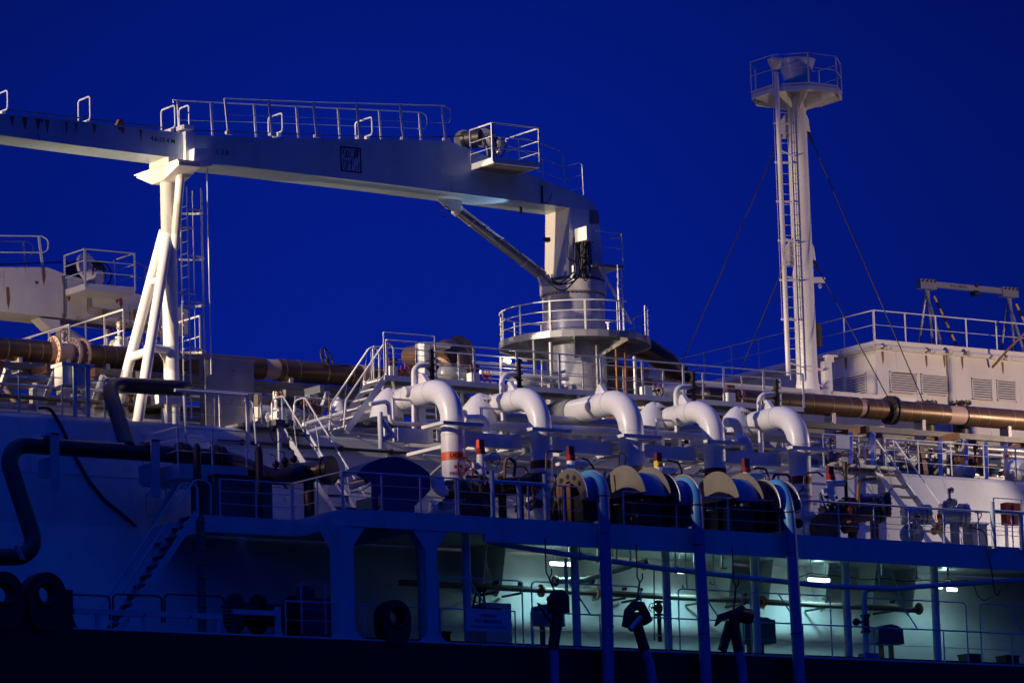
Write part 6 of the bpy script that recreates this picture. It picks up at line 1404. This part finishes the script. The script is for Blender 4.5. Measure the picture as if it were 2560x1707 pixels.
# rust drips on the telescope section of the main crane
random.seed(5)
for k,px in enumerate((30,62,95,104,118,166,190,236,298,306,352)):
    yt=284+(px/470)*50-(0 if px<200 else 1); l=random.uniform(.12,.5); w_=random.uniform(.04,.10); p=at(px,yt+3,Y=YF+.112)
    vs=[p+V((-w_,0,0)),p+V((w_,0,0)),p+V((w_*.6,0,-l*.5)),p+V((.01,0,-l)),p+V((-w_*.5,0,-l*.6))]
    MB().add(vs,[(0,1,2,3,4)]).build('rust_streak',rustm,cr_)
# machinery around the crane foot
for k,(px,y0,y1,Y_,m_) in enumerate(((1540,855,985,8.2,rustm),(1562,858,990,8.4,rustm),(1586,890,1000,8.0,white),(1335,850,975,8.6,grey),(1376,855,970,8.8,white),(1492,860,980,8.3,grey))):
    p=at(px,y0,Y=Y_); one('machinery_post',MB().bar((p.x,Y_,ZT),(p.x,Y_,min(p.z,zpl-.03)),.08,.08),m_,'upright steel post under the round crane platform','post','posts under the round crane platform')
for k,(x,y,Y_,L,r_,m_,lab) in enumerate(((1320,960,8.8,1.3,.30,grey,'grey motor casing left of the crane pedestal foot'),(1665,975,8.9,1.4,.34,pipe_w,'white rounded casing right of the grey tank'),(1735,985,9.2,1.1,.3,brown_shade,'dark brown casing near the right header pipe end'),(1130,935,9.0,1.0,.26,grey,'grey casing under the left expansion loop'))):
    c=at(x,y,Y=Y_); g=MB(); g.tube([c-V((L/2,0,0)),c-V((L/2-.08,0,0)),c+V((L/2-.08,0,0)),c+V((L/2,0,0))],[r_*.5,r_,r_,r_*.5],18); g.box(c.x-L*.3,c.x-L*.2,Y_-.2,Y_+.2,ZT,c.z); g.box(c.x+L*.2,c.x+L*.3,Y_-.2,Y_+.2,ZT,c.z); one('motor_casing',g,m_,lab,'motor')
for k,(x0,y0,x1,y1,Y_,r_) in enumerate(((1200,930,1420,947,8.6,.07),(1180,905,1330,916,9.2,.05),(1560,945,1760,962,8.7,.06),(1480,915,1620,925,9.4,.09),(1060,950,1240,962,8.4,.09))):
    hpipe('service pipe running between the machinery around the crane foot',[(x0,y0),(x1,y1)],Y_,r_,random.choice([pipe_w,grey,rustm]),10,group='service pipes around the crane foot')

# ================================================================ labels
bpy.context.view_layer.update()
ORD='first second third fourth fifth sixth seventh eighth ninth tenth eleventh twelfth thirteenth fourteenth fifteenth'.split()
by={}
for o in bpy.data.objects:
    if 'label' in o.keys():
        l=o['label']
        for a,b in (('trunk slope','sloping side'),('trunk edge','upper deck edge'),('trunk top','upper deck'),('trunk rail','upper rail'),('trunk stairway','stairway'),('trunk wall','inner wall')): l=l.replace(a,b)
        o['label']=l
        if o.parent is None: by.setdefault(l,[]).append(o)
for l,os_ in by.items():
    if len(os_)>1:
        os_.sort(key=lambda o:(ORG[o.name]-CAM).dot(cr)/(ORG[o.name]-CAM).dot(cf))
        for k,o in enumerate(os_): o['label']=l+', '+('leftmost' if k==0 else 'rightmost' if k==len(os_)-1 else ORD[k]+' from left')
